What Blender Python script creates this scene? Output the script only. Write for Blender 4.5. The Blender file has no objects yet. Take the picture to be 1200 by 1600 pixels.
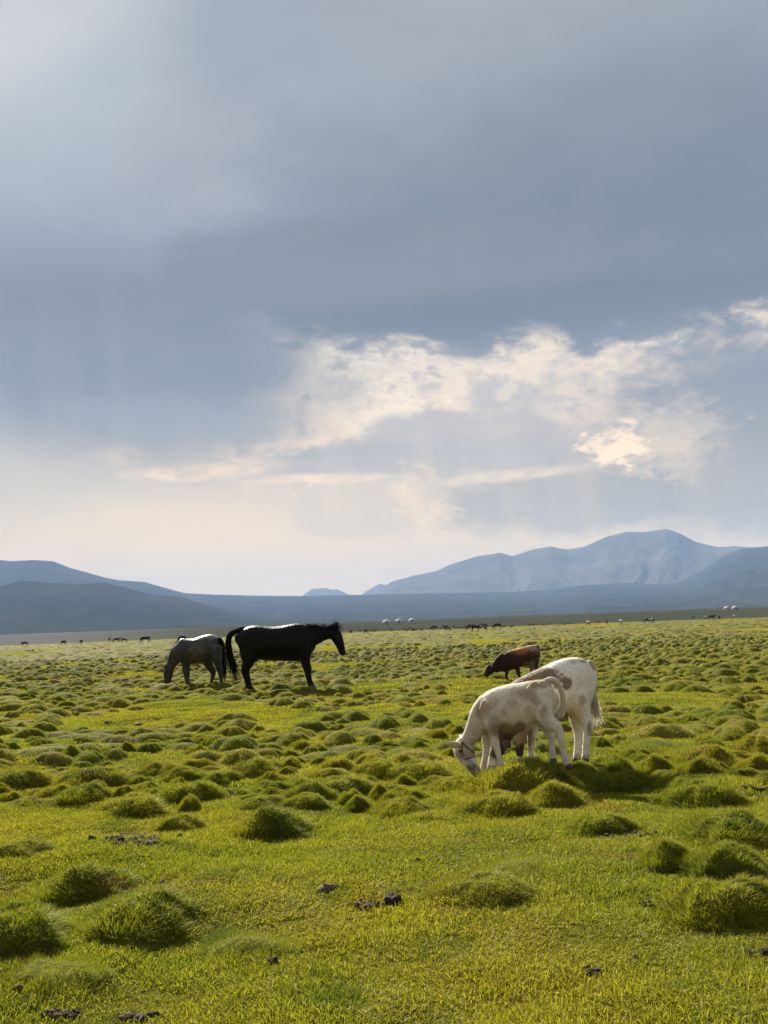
import bpy, bmesh, math, random
import numpy as np
from mathutils import Vector, Matrix

scene = bpy.context.scene
COL = scene.collection
R = math.radians

# ------------------------------------------------------------------ camera
F_PX, CAM_H = 1500.0, 1.4
PITCH, ROLL = math.atan(180 / F_PX), math.atan(0.037)
cF = np.array([0, math.cos(PITCH), math.sin(PITCH)])
_u0 = np.array([0, -math.sin(PITCH), math.cos(PITCH)])
_r0 = np.array([1.0, 0, 0])
cR = _r0 * math.cos(ROLL) - _u0 * math.sin(ROLL)
cU = _u0 * math.cos(ROLL) + _r0 * math.sin(ROLL)
camd = bpy.data.cameras.new('camera')
cam = bpy.data.objects.new('camera', camd)
COL.objects.link(cam)
cam.matrix_world = Matrix(((cR[0], cU[0], -cF[0], 0), (cR[1], cU[1], -cF[1], 0), (cR[2], cU[2], -cF[2], CAM_H), (0, 0, 0, 1)))
camd.sensor_fit = 'HORIZONTAL'
camd.sensor_width = 36
camd.lens = F_PX / 1200 * 36
camd.clip_start = 0.05
camd.clip_end = 60000
scene.camera = cam

def ray(px, py):
    return cF + (px - 600) / F_PX * cR - (py - 800) / F_PX * cU

def at_y(px, py, Y):
    """the world point seen at a pixel of the photograph, Y metres ahead"""
    d = ray(px, py)
    return np.array([0, 0, CAM_H]) + d * (Y / d[1])

def to_px(P):
    q = P - np.array([0, 0, CAM_H])
    w = q @ cF
    return 600 + (q @ cR) / w * F_PX, 800 - (q @ cU) / w * F_PX

# ------------------------------------------------------------------ light
SUN_AZ, SUN_EL = R(-24), R(33)          # azimuth from +Y towards +X
SUN_DIR = Vector((math.sin(SUN_AZ) * math.cos(SUN_EL), math.cos(SUN_AZ) * math.cos(SUN_EL), math.sin(SUN_EL)))
sl = bpy.data.lights.new('sun', 'SUN')
sl.energy = 5.0
sl.angle = R(0.6)
sl.color = (1.0, 0.93, 0.80)
sun = bpy.data.objects.new('sun', sl)
sun.rotation_euler = SUN_DIR.to_track_quat('Z', 'Y').to_euler()
COL.objects.link(sun)

EXPO = 1.6
scene.view_settings.view_transform = 'Standard'
scene.view_settings.look = 'None'
scene.view_settings.gamma = 1
scene.view_settings.use_curve_mapping = False
scene.view_settings.exposure = EXPO
scene.render.engine = 'CYCLES'
cy = scene.cycles
cy.use_denoising = True
cy.max_bounces = 6
cy.diffuse_bounces = 3
cy.glossy_bounces = 2
cy.transmission_bounces = 4
cy.transparent_max_bounces = 8
cy.volume_bounces = 1
cy.caustics_reflective = False
cy.caustics_refractive = False

def s2l(c):
    c = c / 255.0
    return c / 12.92 if c <= 0.04045 else ((c + 0.055) / 1.055) ** 2.4

def lin(r, g, b, k=1.0):
    return (s2l(r) * k, s2l(g) * k, s2l(b) * k, 1.0)

# ------------------------------------------------------------------ node helper
class NT:
    def __init__(self, tree):
        self.t = tree
        self.n = tree.nodes
        self.n.clear()
    def new(self, kind, **kw):
        nd = self.n.new(kind)
        for k, v in kw.items():
            setattr(nd, k, v)
        return nd
    def put(self, sock, v):
        if isinstance(v, bpy.types.NodeSocket):
            self.t.links.new(v, sock)
        elif v is not None:
            sock.default_value = v
    def math(self, op, a, b=None, c=None, clamp=False):
        nd = self.new('ShaderNodeMath', operation=op, use_clamp=clamp)
        self.put(nd.inputs[0], a); self.put(nd.inputs[1], b)
        if c is not None: self.put(nd.inputs[2], c)
        return nd.outputs[0]
    def vmath(self, op, a, b=None, out=0):
        nd = self.new('ShaderNodeVectorMath', operation=op)
        self.put(nd.inputs[0], a)
        if b is not None:
            if op == 'SCALE': self.put(nd.inputs['Scale'], b)
            else: self.put(nd.inputs[1], b)
        return nd.outputs['Value'] if op in ('LENGTH', 'DOT_PRODUCT') else nd.outputs[0]
    def rng(self, v, a, b, c=0.0, d=1.0, smooth=True):
        nd = self.new('ShaderNodeMapRange', interpolation_type='SMOOTHSTEP' if smooth else 'LINEAR')
        self.put(nd.inputs[0], v)
        for i, q in enumerate((a, b, c, d)): self.put(nd.inputs[1 + i], q)
        return nd.outputs[0]
    def mix(self, f, a, b, mode='MIX'):
        nd = self.new('ShaderNodeMix', data_type='RGBA', blend_type=mode)
        nd.clamp_factor = True
        self.put(nd.inputs[0], f); self.put(nd.inputs[6], a); self.put(nd.inputs[7], b)
        return nd.outputs[2]
    def noise(self, vec, scale, detail=4, rough=0.5, dist=0.0, color=False, lac=2.0):
        nd = self.new('ShaderNodeTexNoise')
        self.put(nd.inputs['Vector'], vec)
        nd.inputs['Scale'].default_value = scale
        nd.inputs['Detail'].default_value = detail
        nd.inputs['Roughness'].default_value = rough
        nd.inputs['Lacunarity'].default_value = lac
        nd.inputs['Distortion'].default_value = dist
        return nd.outputs['Color' if color else 'Fac']
    def xyz(self, x, y, z):
        nd = self.new('ShaderNodeCombineXYZ')
        self.put(nd.inputs[0], x); self.put(nd.inputs[1], y); self.put(nd.inputs[2], z)
        return nd.outputs[0]
    def sep(self, v):
        nd = self.new('ShaderNodeSeparateXYZ')
        self.put(nd.inputs[0], v)
        return nd.outputs

# ------------------------------------------------------------------ sky: Nishita air under layers of cloud
world = bpy.data.worlds.new('World')
scene.world = world
world.use_nodes = True
w = NT(world.node_tree)
SKYK = 0.985 / (2 ** EXPO)
tc = w.new('ShaderNodeTexCoord')
D = tc.outputs['Generated']
dx, dy, dz = w.sep(D)
U = w.math('MULTIPLY', w.math('ARCTAN2', dx, dy), F_PX)
V = w.math('MULTIPLY', w.math('ARCSINE', dz), F_PX)

def sky_uv(px, py):
    d = ray(px, py); d = d / np.linalg.norm(d)
    return math.atan2(d[0], d[1]) * F_PX, math.asin(d[2]) * F_PX

st = w.vmath('MULTIPLY', D, (1.0, 1.0, 1.9))          # cloud detail, flattened
warp = w.vmath('SUBTRACT', w.noise(st, 7.0, 3, 0.55, color=True), (0.5, 0.5, 0.5))
st2 = w.vmath('ADD', st, w.vmath('SCALE', warp, 0.05))
n_big = w.noise(st2, 4.0, 5, 0.5)
n_mid = w.noise(st2, 16.0, 7, 0.56)
n_fine = w.noise(st2, 42.0, 7, 0.6)
# billows: folded noise for the sunlit cumulus heads
n_xf = w.noise(st2, 95.0, 5, 0.6)
n_bil = w.math('ABSOLUTE', w.math('MULTIPLY_ADD', w.noise(st2, 30.0, 6, 0.55), 2.0, -1.0))
dM = w.math('SUBTRACT', n_mid, 0.5)
dF = w.math('SUBTRACT', n_fine, 0.5)
dB = w.math('SUBTRACT', n_big, 0.5)
detail = w.math('ADD', w.math('MULTIPLY', dM, 2.0), w.math('MULTIPLY', dF, 0.8))
small_d = w.math('ADD', w.math('MULTIPLY', dF, 1.6), w.math('MULTIPLY', w.math('SUBTRACT', n_xf, 0.5), 1.4))
soft_d = w.math('ADD', w.math('MULTIPLY', dB, 0.9), w.math('MULTIPLY', dM, 0.35))
P2 = w.xyz(w.math('MULTIPLY_ADD', dB, 90.0, U), w.math('MULTIPLY_ADD', dM, 26.0, V), 0.0)

def H(y): return 980 - y
ramp = w.new('ShaderNodeValToRGB')
ramp.color_ramp.interpolation = 'EASE'
stops = [(1400, (190, 196, 206)), (H(0), (170, 176, 191)), (H(120), (160, 169, 183)), (H(270), (144, 155, 168)),
         (H(420), (123, 139, 156)), (H(560), (127, 143, 159)), (H(690), (152, 163, 178)), (H(760), (176, 184, 192)),
         (H(830), (200, 198, 194)), (H(900), (208, 203, 194)), (H(990), (205, 201, 194))]
stops = sorted(stops)
el = ramp.color_ramp.elements
while len(el) < len(stops): el.new(0.5)
for e, (v, c) in zip(el, stops):
    e.position = (v + 100) / 1600
    e.color = lin(*c)
w.put(ramp.inputs[0], w.math('DIVIDE', w.math('ADD', w.math('MULTIPLY_ADD', soft_d, 60.0, V), 100.0), 1600.0))
col = ramp.outputs[0]

def blob(px, py, rx, ry, c, a=1.0, soft=0.3, rough=0.5, rot=0.0, nz=None, top=None, left=None):
    """one bank of cloud: an ellipse on the sky whose rim is torn by the cloud noise"""
    global col
    u, v = sky_uv(px, py)
    p = w.vmath('SUBTRACT', P2, (u, v, 0))
    if rot:
        cr, sr = math.cos(R(rot)), math.sin(R(rot))
        a1 = w.vmath('DOT_PRODUCT', p, (cr / rx, sr / rx, 0))
        a2 = w.vmath('DOT_PRODUCT', p, (-sr / ry, cr / ry, 0))
        l = w.vmath('LENGTH', w.xyz(a1, a2, 0))
    else:
        l = w.vmath('LENGTH', w.vmath('MULTIPLY', p, (1 / rx, 1 / ry, 0)))
    l = w.math('MULTIPLY_ADD', nz if nz is not None else detail, -rough, l)
    m = w.rng(l, 1 + soft, max(0.0, 1 - soft), 0.0, a)
    if top: m = w.math('MULTIPLY', m, w.rng(w.math('MULTIPLY_ADD', soft_d, 60.0, V), v + top, v - ry * 0.5))
    if left: m = w.math('MULTIPLY', m, w.rng(w.math('MULTIPLY_ADD', soft_d, 80.0, U), u - rx, u - rx + left))
    if not isinstance(c, bpy.types.NodeSocket): c = lin(*c)
    col = w.mix(m, col, c)
    return m

# high thin parts and the deck, left to right
blob(-20, 180, 520, 430, (163, 178, 197), 0.8, 0.9, 0.6, nz=soft_d)
blob(60, 30, 190, 110, (198, 207, 215), 0.85, 0.7, 0.8, rot=25, nz=soft_d)
blob(210, 240, 200, 110, (176, 181, 194), 0.5, 0.45, 0.7, rot=12)
blob(110, 170, 130, 60, (163, 182, 202), 0.6, 0.6, 0.6, rot=40)
blob(40, 560, 260, 230, (150, 161, 176), 0.7, 0.8, 0.8, nz=soft_d)
blob(-10, 740, 220, 90, (178, 184, 194), 0.8, 0.7, 0.9, nz=soft_d)
blob(230, 790, 330, 80, (184, 190, 194), 0.85, 0.6, 0.8, nz=soft_d)
blob(420, 860, 430, 80, (218, 211, 199), 0.8, 0.6, 1.0, nz=soft_d)
blob(1120, 300, 330, 210, (126, 144, 164), 0.6, 0.9, 0.5, nz=soft_d)
# the sunlit break
lit_t = w.rng(w.math('ADD', w.math('MULTIPLY_ADD', n_bil, -0.35, n_mid), w.math('MULTIPLY', dF, 0.7)), 0.34, 0.66)
LIT = w.mix(lit_t, lin(251, 239, 216), lin(206, 203, 199))
LITS = w.mix(lit_t, lin(228, 221, 208), lin(188, 189, 193))
blob(700, 660, 520, 170, (200, 200, 200), 0.9, 0.75, 0.7, nz=soft_d)
blob(520, 650, 260, 110, (186, 188, 193), 0.9, 0.6, 0.9)
blob(450, 660, 150, 80, LITS, 0.8, 0.5, 1.6)
blob(350, 640, 46, 42, LITS, 0.75, 0.6, 0.9, nz=small_d)
blob(650, 602, 300, 140, LIT, 1.0, 0.3, 1.2, rot=6)
crisp = w.math('ADD', w.math('MULTIPLY', dM, 1.7), w.math('MULTIPLY', dF, 1.9))
lt2 = w.rng(w.math('ADD', w.math('MULTIPLY_ADD', n_bil, -0.45, n_fine), w.math('MULTIPLY', dM, -0.5)), 0.26, 0.52)
LITC = w.mix(lt2, lin(196, 192, 190), lin(255, 246, 226))
blob(450, 640, 130, 70, LITS, 0.8, 0.4, 1.2, nz=crisp, rot=30)
blob(625, 592, 215, 96, LITC, 0.97, 0.14, 0.85, nz=crisp, rot=12)
blob(870, 565, 165, 52, LITC, 0.9, 0.22, 0.85, nz=crisp)
blob(918, 640, 50, 30, LITC, 0.75, 0.35, 0.9, nz=crisp)
blob(540, 650, 70, 46, LITC, 0.85, 0.2, 0.9, nz=crisp, rot=50)
blob(1150, 512, 110, 26, LITC, 0.85, 0.25, 0.9, nz=crisp, rot=14)
blob(500, 660, 80, 60, LIT, 0.85, 0.4, 1.5, rot=50, nz=small_d)
blob(890, 582, 250, 96, LIT, 1.0, 0.3, 1.2)
blob(900, 630, 110, 60, LITS, 0.9, 0.5, 1.0)
blob(1150, 512, 150, 40, LIT, 1.0, 0.35, 1.3, rot=14)
blob(1040, 548, 190, 16, LIT, 0.9, 0.5, 1.2, rot=3)
# cloud standing in front of the break
blob(748, 700, 200, 54, (172, 177, 186), 0.97, 0.28, 0.9)
blob(622, 674, 62, 30, (180, 185, 193), 0.85, 0.4, 1.2)
blob(800, 642, 82, 38, (190, 193, 198), 0.7, 0.5, 1.1)
blob(640, 722, 260, 30, (168, 177, 189), 0.9, 0.35, 0.9)
blob(560, 725, 160, 30, (165, 173, 186), 0.8, 0.4, 0.9)
# streaks under the deck, left
blob(310, 738, 125, 13, LIT, 0.85, 0.5, 1.3, rot=4)
blob(195, 712, 46, 18, LITS, 0.8, 0.6, 1.2)
blob(388, 700, 34, 26, LIT, 0.8, 0.5, 1.5, nz=small_d)
blob(520, 748, 110, 8, LIT, 0.7, 0.6, 1.3)
# right bank
blob(1165, 655, 215, 122, (133, 143, 157), 0.95, 0.5, 0.7)
blob(960, 778, 320, 46, (156, 162, 173), 0.97, 0.3, 0.55)
blob(1130, 760, 180, 64, (138, 147, 161), 0.9, 0.5, 0.6)
blob(800, 742, 110, 8, LITS, 0.8, 0.6, 1.2, rot=3)
blob(1040, 685, 80, 48, LITS, 0.6, 0.6, 1.4, nz=small_d)
blob(962, 697, 46, 28, LITC, 0.8, 0.35, 1.7, nz=small_d)
blob(560, 800, 110, 44, (190, 192, 195), 0.85, 0.25, 0.5)
blob(655, 790, 44, 52, LITS, 0.7, 0.45, 1.6, nz=small_d)
blob(795, 611, 14, 9, (232, 224, 210), 0.8, 0.5, 1.8, rot=30, nz=small_d)
# the dark deck over the break, with its ragged lower rim
DK = w.mix(w.rng(soft_d, -0.2, 0.3), lin(118, 131, 145), lin(131, 143, 156))
blob(900, 300, 760, 214, DK, 1.0, 0.10, 0.30, top=230, left=760)
blob(600, 424, 380, 84, (128, 138, 151), 0.95, 0.22, 0.45)
blob(700, 500, 330, 26, (126, 139, 154), 0.9, 0.5, 1.3)
blob(180, 560, 320, 140, (121, 132, 147), 0.9, 0.5, 0.7, rot=-8, nz=soft_d)
blob(300, 655, 170, 36, (146, 157, 171), 0.7, 0.5, 0.8)
blob(860, 478, 430, 34, (110, 123, 138), 0.8, 0.55, 0.7)
blob(365, 575, 95, 46, (130, 141, 155), 0.7, 0.5, 1.0, nz=crisp)
# slanting shafts of light and falling rain: noise drawn out vertically
sh_u = w.noise(w.xyz(w.math('MULTIPLY_ADD', V, 0.10, U), w.math('MULTIPLY', V, 0.05), 0.0), 0.017, 3, 0.5)
u0, v0 = sky_uv(760, 740)
lm = w.vmath('LENGTH', w.vmath('MULTIPLY', w.vmath('SUBTRACT', w.xyz(U, V, 0), (u0, v0, 0)), (1 / 620, 1 / 190, 0)))
sm = w.math('MULTIPLY', w.rng(lm, 1.0, 0.2), w.rng(sh_u, 0.42, 0.75, 0.0, 0.24))
col = w.mix(sm, col, lin(222, 218, 210))
u0, v0 = sky_uv(80, 640)
lm = w.vmath('LENGTH', w.vmath('MULTIPLY', w.vmath('SUBTRACT', w.xyz(U, V, 0), (u0, v0, 0)), (1 / 330, 1 / 260, 0)))
sm = w.math('MULTIPLY', w.rng(lm, 1.0, 0.2), w.rng(sh_u, 0.40, 0.75, 0.0, 0.14))
col = w.mix(sm, col, lin(186, 190, 200))
col = w.mix(1.0, col, (1.10, 1.0, 0.90, 1), 'MULTIPLY')
# broad mottling, and cloud thinning round the sun
col = w.mix(1.0, col, w.mix(w.rng(w.math('ADD', n_big, w.math('MULTIPLY', dM, 0.3)), 0.3, 0.7), (0.95, 0.96, 0.97, 1), (1.05, 1.04, 1.035, 1)), 'MULTIPLY')
sd = w.vmath('DOT_PRODUCT', D, tuple(SUN_DIR))
col = w.mix(w.rng(sd, 0.975, 1.0, 0.0, 0.22), col, lin(232, 234, 232))
# warm light low down, seen through the blue air in front of it
col = w.mix(w.rng(V, 420, 30), col, w.mix(1.0, col, (2.05, 1.56, 0.80, 1), 'MULTIPLY'))
# below the horizon the dome only shows ground-coloured murk
col = w.mix(w.rng(V, -20, -160), col, lin(110, 112, 92))
sky = w.new('ShaderNodeTexSky', sky_type='NISHITA')
sky.sun_disc = False
sky.sun_elevation = SUN_EL
sky.sun_rotation = SUN_AZ
sky.altitude = 3000
bg1 = w.new('ShaderNodeBackground'); w.put(bg1.inputs[0], sky.outputs[0]); bg1.inputs[1].default_value = 0.06
bg2 = w.new('ShaderNodeBackground'); w.put(bg2.inputs[0], col); bg2.inputs[1].default_value = SKYK
mx = w.new('ShaderNodeMixShader'); mx.inputs[0].default_value = 0.95
w.put(mx.inputs[1], bg1.outputs[0]); w.put(mx.inputs[2], bg2.outputs[0])
wo = w.new('ShaderNodeOutputWorld'); w.put(wo.inputs[0], mx.outputs[0])
world.cycles.sampling_method = 'MANUAL'
world.cycles.sample_map_resolution = 512

# ------------------------------------------------------------------ object helpers
def tag(o, label=None, cat=None, group=None, kind=None):
    if label: o['label'] = label
    if cat: o['category'] = cat
    if group: o['group'] = group
    if kind: o['kind'] = kind
    return o

def link(name, me, parent=None, mat=None):
    o = bpy.data.objects.new(name, me)
    COL.objects.link(o)
    if parent: o.parent = parent
    if mat is not None:
        for m in (mat if isinstance(mat, (list, tuple)) else [mat]): me.materials.append(m)
    return o

def empty(name, loc):
    o = bpy.data.objects.new(name, None)
    o.empty_display_size = 0.2
    o.location = loc
    COL.objects.link(o)
    return o

def mesh_np(name, verts, faces, smooth=True):
    """mesh from numpy: verts (n,3); faces a list of arrays, each (m,3) or (m,4)"""
    me = bpy.data.meshes.new(name)
    if not isinstance(faces, (list, tuple)): faces = [faces]
    verts = np.asarray(verts, dtype=np.float32)
    me.vertices.add(len(verts))
    me.vertices.foreach_set('co', verts.ravel())
    loops = np.concatenate([f.ravel() for f in faces]).astype(np.int32)
    tot = np.concatenate([np.full(len(f), f.shape[1]) for f in faces]).astype(np.int32)
    start = np.concatenate([[0], np.cumsum(tot)[:-1]]).astype(np.int32)
    me.loops.add(len(loops)); me.loops.foreach_set('vertex_index', loops)
    me.polygons.add(len(tot)); me.polygons.foreach_set('loop_start', start); me.polygons.foreach_set('loop_total', tot)
    me.update(calc_edges=True)
    if smooth: me.polygons.foreach_set('use_smooth', np.ones(len(tot), dtype=bool))
    me.validate()
    return me

def add_attr(me, name, vals, typ='FLOAT', dom='POINT'):
    a = me.attributes.new(name, typ, dom)
    key = {'FLOAT': 'value', 'INT': 'value', 'FLOAT_VECTOR': 'vector', 'FLOAT_COLOR': 'color'}[typ]
    a.data.foreach_set(key, np.asarray(vals).ravel())

def _hash(i, j, s):
    h = (i.astype(np.int64) * 374761393 + j.astype(np.int64) * 668265263 + s * 1442695041) & 0xffffffff
    h = ((h ^ (h >> 13)) * 1274126177) & 0xffffffff
    return ((h ^ (h >> 16)) & 0xffff) / 65535.0

def vnoise(x, y, s=0):
    x = np.asarray(x, float); y = np.asarray(y, float)
    i = np.floor(x); j = np.floor(y); fx = x - i; fy = y - j
    fx = fx * fx * fx * (fx * (fx * 6 - 15) + 10); fy = fy * fy * fy * (fy * (fy * 6 - 15) + 10)
    a = _hash(i, j, s); b = _hash(i + 1, j, s); c = _hash(i, j + 1, s); d = _hash(i + 1, j + 1, s)
    return (a + (b - a) * fx) * (1 - fy) + (c + (d - c) * fx) * fy

def fbm(x, y, oct=4, s=0, g=0.5):
    t = 0; a = 1; n = 0
    for k in range(oct):
        t = t + a * (vnoise(x * 2 ** k + 17.3 * k, y * 2 ** k - 9.1 * k, s + k) - 0.5); n += a; a *= g
    return t / n * 2

# ------------------------------------------------------------------ terrain
def ground_z(x, y):
    r = np.hypot(x, y)
    z = 0.10 * fbm(x / 5.0, y / 5.0, 2, 3) * np.clip((r - 2) / 8, 0, 1)
    z = z + 0.085 * fbm(x / 0.95, y / 0.95, 3, 11) * np.clip((120 - r) / 60, 0, 1)
    z = z - 0.05
    a = np.clip(r - 400, 0, 300); b = np.clip(r - 700, 0, None)
    return z + a * a / 300 * 0.0135 + b * 0.0080

def ground_hit(px, py):
    d = ray(px, py); z = 0.0
    for _ in range(12):
        t = (z - CAM_H) / d[2]; p = np.array([0, 0, CAM_H]) + d * t
        z = 0.6 * z + 0.4 * float(ground_z(p[0], p[1]))
    t = (z - CAM_H) / d[2]
    return np.array([0, 0, CAM_H]) + d * t

def mat(name):
    m = bpy.data.materials.new(name)
    m.use_nodes = True
    return m, NT(m.node_tree)

def finish(nt, shader, disp=None):
    o = nt.new('ShaderNodeOutputMaterial'); nt.put(o.inputs[0], shader)

def bump(nt, h, strength=0.5, dist=0.01):
    b = nt.new('ShaderNodeBump'); b.inputs['Strength'].default_value = strength; b.inputs['Distance'].default_value = dist
    nt.put(b.inputs['Height'], h)
    return b.outputs[0]

def pbsdf(nt, col, rough=0.8, normal=None, spec=0.3, **kw):
    b = nt.new('ShaderNodeBsdfPrincipled')
    nt.put(b.inputs['Base Color'], col); nt.put(b.inputs['Roughness'], rough)
    b.inputs['Specular IOR Level'].default_value = spec
    if normal is not None: nt.put(b.inputs['Normal'], normal)
    for k, v in kw.items(): nt.put(b.inputs[k.replace('_', ' ')], v)
    return b.outputs[0]

def meadow_colour(nt, P, green=(0.1368, 0.1368, 0.0122, 1), yellow=(0.2014, 0.1672, 0.0167, 1), dark=(0.0608, 0.0874, 0.0091, 1)):
    """patches of lime, yellowed and deep green turf, in world metres"""
    a = nt.noise(P, 0.35, 4, 0.55)
    b = nt.noise(P, 1.7, 4, 0.6)
    c = nt.mix(nt.rng(a, 0.38, 0.62), green, yellow)
    c = nt.mix(nt.rng(b, 0.52, 0.70, 0, 0.8), c, dark)
    r = nt.noise(nt.vmath('ADD', P, (31, 7, 0)), 0.9, 4, 0.6)
    return nt.mix(nt.rng(r, 0.60, 0.72, 0, 0.6), c, (0.15, 0.088, 0.036, 1))

m_ground, nt = mat('meadow_soil_gap_shade')
geo = nt.new('ShaderNodeNewGeometry'); P = geo.outputs['Position']
c = meadow_colour(nt, P, (0.0722, 0.0798, 0.0106, 1), (0.1026, 0.0874, 0.0137, 1), (0.0380, 0.0570, 0.0091, 1))  # near ground darkened: shadow in the gaps between tufts put into the colour
soil = c
c = nt.mix(nt.rng(nt.vmath('LENGTH', P), 25, 90), c, meadow_colour(nt, P))
fine = nt.noise(P, 60, 4, 0.6)
c = nt.mix(nt.rng(fine, 0.45, 0.75, 0, 0.6), c, (0.06, 0.05, 0.02, 1))
dist = nt.vmath('LENGTH', P)
px_, py_, pz_ = nt.sep(P)
fstretch = nt.noise(nt.vmath('MULTIPLY', P, (0.012, 0.05, 0)), 1.0, 5, 0.6)
far_c = nt.mix(nt.rng(fstretch, 0.4, 0.62), (0.0456, 0.0456, 0.0342, 1), (0.0266, 0.0342, 0.0213, 1))  # dull far plain, its colour also darkened to stand for cloud shadow
far_c = nt.mix(nt.rng(nt.math('DIVIDE', px_, py_), -0.12, -0.38), far_c, (0.085, 0.085, 0.085, 1))
edge = nt.math('MULTIPLY_ADD', nt.math('SUBTRACT', nt.noise(P, 0.02, 4, 0.6), 0.5), 260.0, dist)
c = nt.mix(nt.rng(edge, 300, 430), c, far_c)
d = nt.new('ShaderNodeBsdfDiffuse'); nt.put(d.inputs[0], c); nt.put(d.inputs['Normal'], bump(nt, fine, 0.6, 0.01))
finish(nt, d.outputs[0])

def polar_ground():
    rr = np.concatenate([[0.0, 0.5, 1.0, 1.6], 2.0 * (14000 / 2.0) ** np.linspace(0, 1, 420)])
    az = np.concatenate([np.linspace(-180, -40, 22)[:-1], np.linspace(-40, 40, 420), np.linspace(40, 180, 22)[1:-1]])
    az = np.radians(az)
    A, Rr = np.meshgrid(az, rr)
    X = Rr * np.sin(A); Y = Rr * np.cos(A)
    Z = ground_z(X, Y)
    n, m = A.shape
    idx = np.arange(n * m).reshape(n, m)
    nx = np.roll(idx, -1, axis=1)
    q = np.stack([idx[:-1], nx[:-1], nx[1:], idx[1:]], -1).reshape(-1, 4)
    return mesh_np('ground', np.stack([X, Y, Z], -1).reshape(-1, 3), q)
g = link('ground', polar_ground(), None, m_ground)
tag(g, 'flat green pasture running out to a pale dry plain', kind='structure')

# ------------------------------------------------------------------ hills and mountains
def ridge_mat(name, c1, c2, c3, sc):
    m, nt = mat(name)
    geo = nt.new('ShaderNodeNewGeometry'); P = geo.outputs['Position']
    a = nt.noise(nt.vmath('MULTIPLY', P, (1, 1, 2.2)), sc, 6, 0.6, 0.4)
    b = nt.noise(P, sc * 4.3, 5, 0.6)
    c = nt.mix(nt.rng(a, 0.35, 0.65), c1, c2)
    c = nt.mix(nt.rng(b, 0.55, 0.75, 0, 0.6), c, c3)
    d = nt.new('ShaderNodeBsdfDiffuse'); nt.put(d.inputs[0], c); d.inputs[1].default_value = 0.6
    finish(nt, d.outputs[0])
    return m

def ridge(name, D, foot, back, prof, mt, label, gully=0.16, power=1.5, seed=0, z_foot=None, lam=260.0):
    uv = [sky_uv(px, py) for px, py in prof]
    au = np.array([u / F_PX for u, v in uv]); ev = np.array([v / F_PX for u, v in uv])
    n, m = 460, 56
    az = np.linspace(au[0] - 0.10, au[-1] + 0.10, n)
    e = np.interp(az, au, ev)
    ed = np.minimum(az - az[0], az[-1] - az) / 0.10
    fade = np.clip(ed, 0, 1) ** 1.2
    if D < 9000 or True:
        zc = CAM_H + np.tan(e) * D
    t = np.concatenate([np.linspace(0, 1, m), np.linspace(1, 0, 16)[1:]])
    rad = np.concatenate([np.linspace(foot, D, m), np.linspace(D, D + back, 16)[1:]])
    A, T = np.meshgrid(az, t); _, RR = np.meshgrid(az, rad)
    X = RR * np.sin(A); Y = RR * np.cos(A)
    base = ground_z(X, Y) - 6
    zf = ground_z(X, Y) * 0 + np.interp(az, az, zc)[None, :]
    env = np.sin(np.pi * np.clip(T, 0, 1) ** 0.8)
    # gullies run down the slope: ridged noise much longer along the fall line
    gx = A * D / lam + 0.8 * fbm(X / 900, Y / 900, 2, seed + 5)
    gl = 1 - np.abs(fbm(gx, RR / (lam * 5), 4, seed, 0.55)) * 2
    lump = fbm(X / 1400, Y / 1400, 4, seed + 9)
    shp = T ** power
    crest = CAM_H + np.tan(e)[None, :] * D
    Zr = base + (crest - base) * shp * fade[None, :]
    Zr = Zr + env * (crest - base) * fade[None, :] * (gully * (gl - 0.55) + 0.22 * gully * 2 * lump)
    Zr[m - 1] += (fbm(gx[m - 1] * 2.3, gx[m - 1] * 0, 4, seed + 3)) * 0.012 * (crest - base)[m - 1]
    # nothing in front of the crest may rise above its sight line
    lim = CAM_H + np.tan(e)[None, :] * RR - 0.002 * RR * (T < 1)
    Zr = np.where((RR <= D), np.minimum(Zr, np.maximum(lim, base + 1)), Zr)
    idx = np.arange(A.size).reshape(A.shape)
    q = np.stack([idx[:-1, :-1], idx[:-1, 1:], idx[1:, 1:], idx[1:, :-1]], -1).reshape(-1, 4)
    me = mesh_np(name, np.stack([X, Y, Zr], -1).reshape(-1, 3), q)
    o = link(name, me, None, mt)
    tag(o, label, kind='structure')
    return o

m_foot = ridge_mat('foothill_grass_blue_shade', (0.046, 0.060, 0.070, 1), (0.064, 0.076, 0.080, 1), (0.088, 0.092, 0.088, 1), 0.0018)  # bluish shade and haze mixed into the grass colour
m_far = ridge_mat('far_rock', (0.1216, 0.1140, 0.0988, 1), (0.1672, 0.1520, 0.1292, 1), (0.0836, 0.0836, 0.0684, 1), 0.0012)
m_mtn = ridge_mat('mountain_grassland', (0.21, 0.185, 0.150, 1), (0.14, 0.135, 0.115, 1), (0.32, 0.265, 0.20, 1), 0.0016)
m_hill = ridge_mat('hill_grass_blue_shade', (0.040, 0.050, 0.058, 1), (0.060, 0.068, 0.070, 1), (0.090, 0.088, 0.080, 1), 0.0018)  # grass tone turned blue-dark: the slope's shade and air are in the colour
ridge('distant_mountains', 13200, 10500, 800,
      [(455, 940), (475, 929), (486.7, 920), (497, 919.5), (510, 919), (518, 921), (526.7, 920.5), (536, 925), (547, 930), (565, 929), (578, 920), (593, 911.7),
       (607, 915), (640, 930)], m_far, 'two small pale peaks far off beyond the dark slope', 0.25, 1.2, 40)
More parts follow.
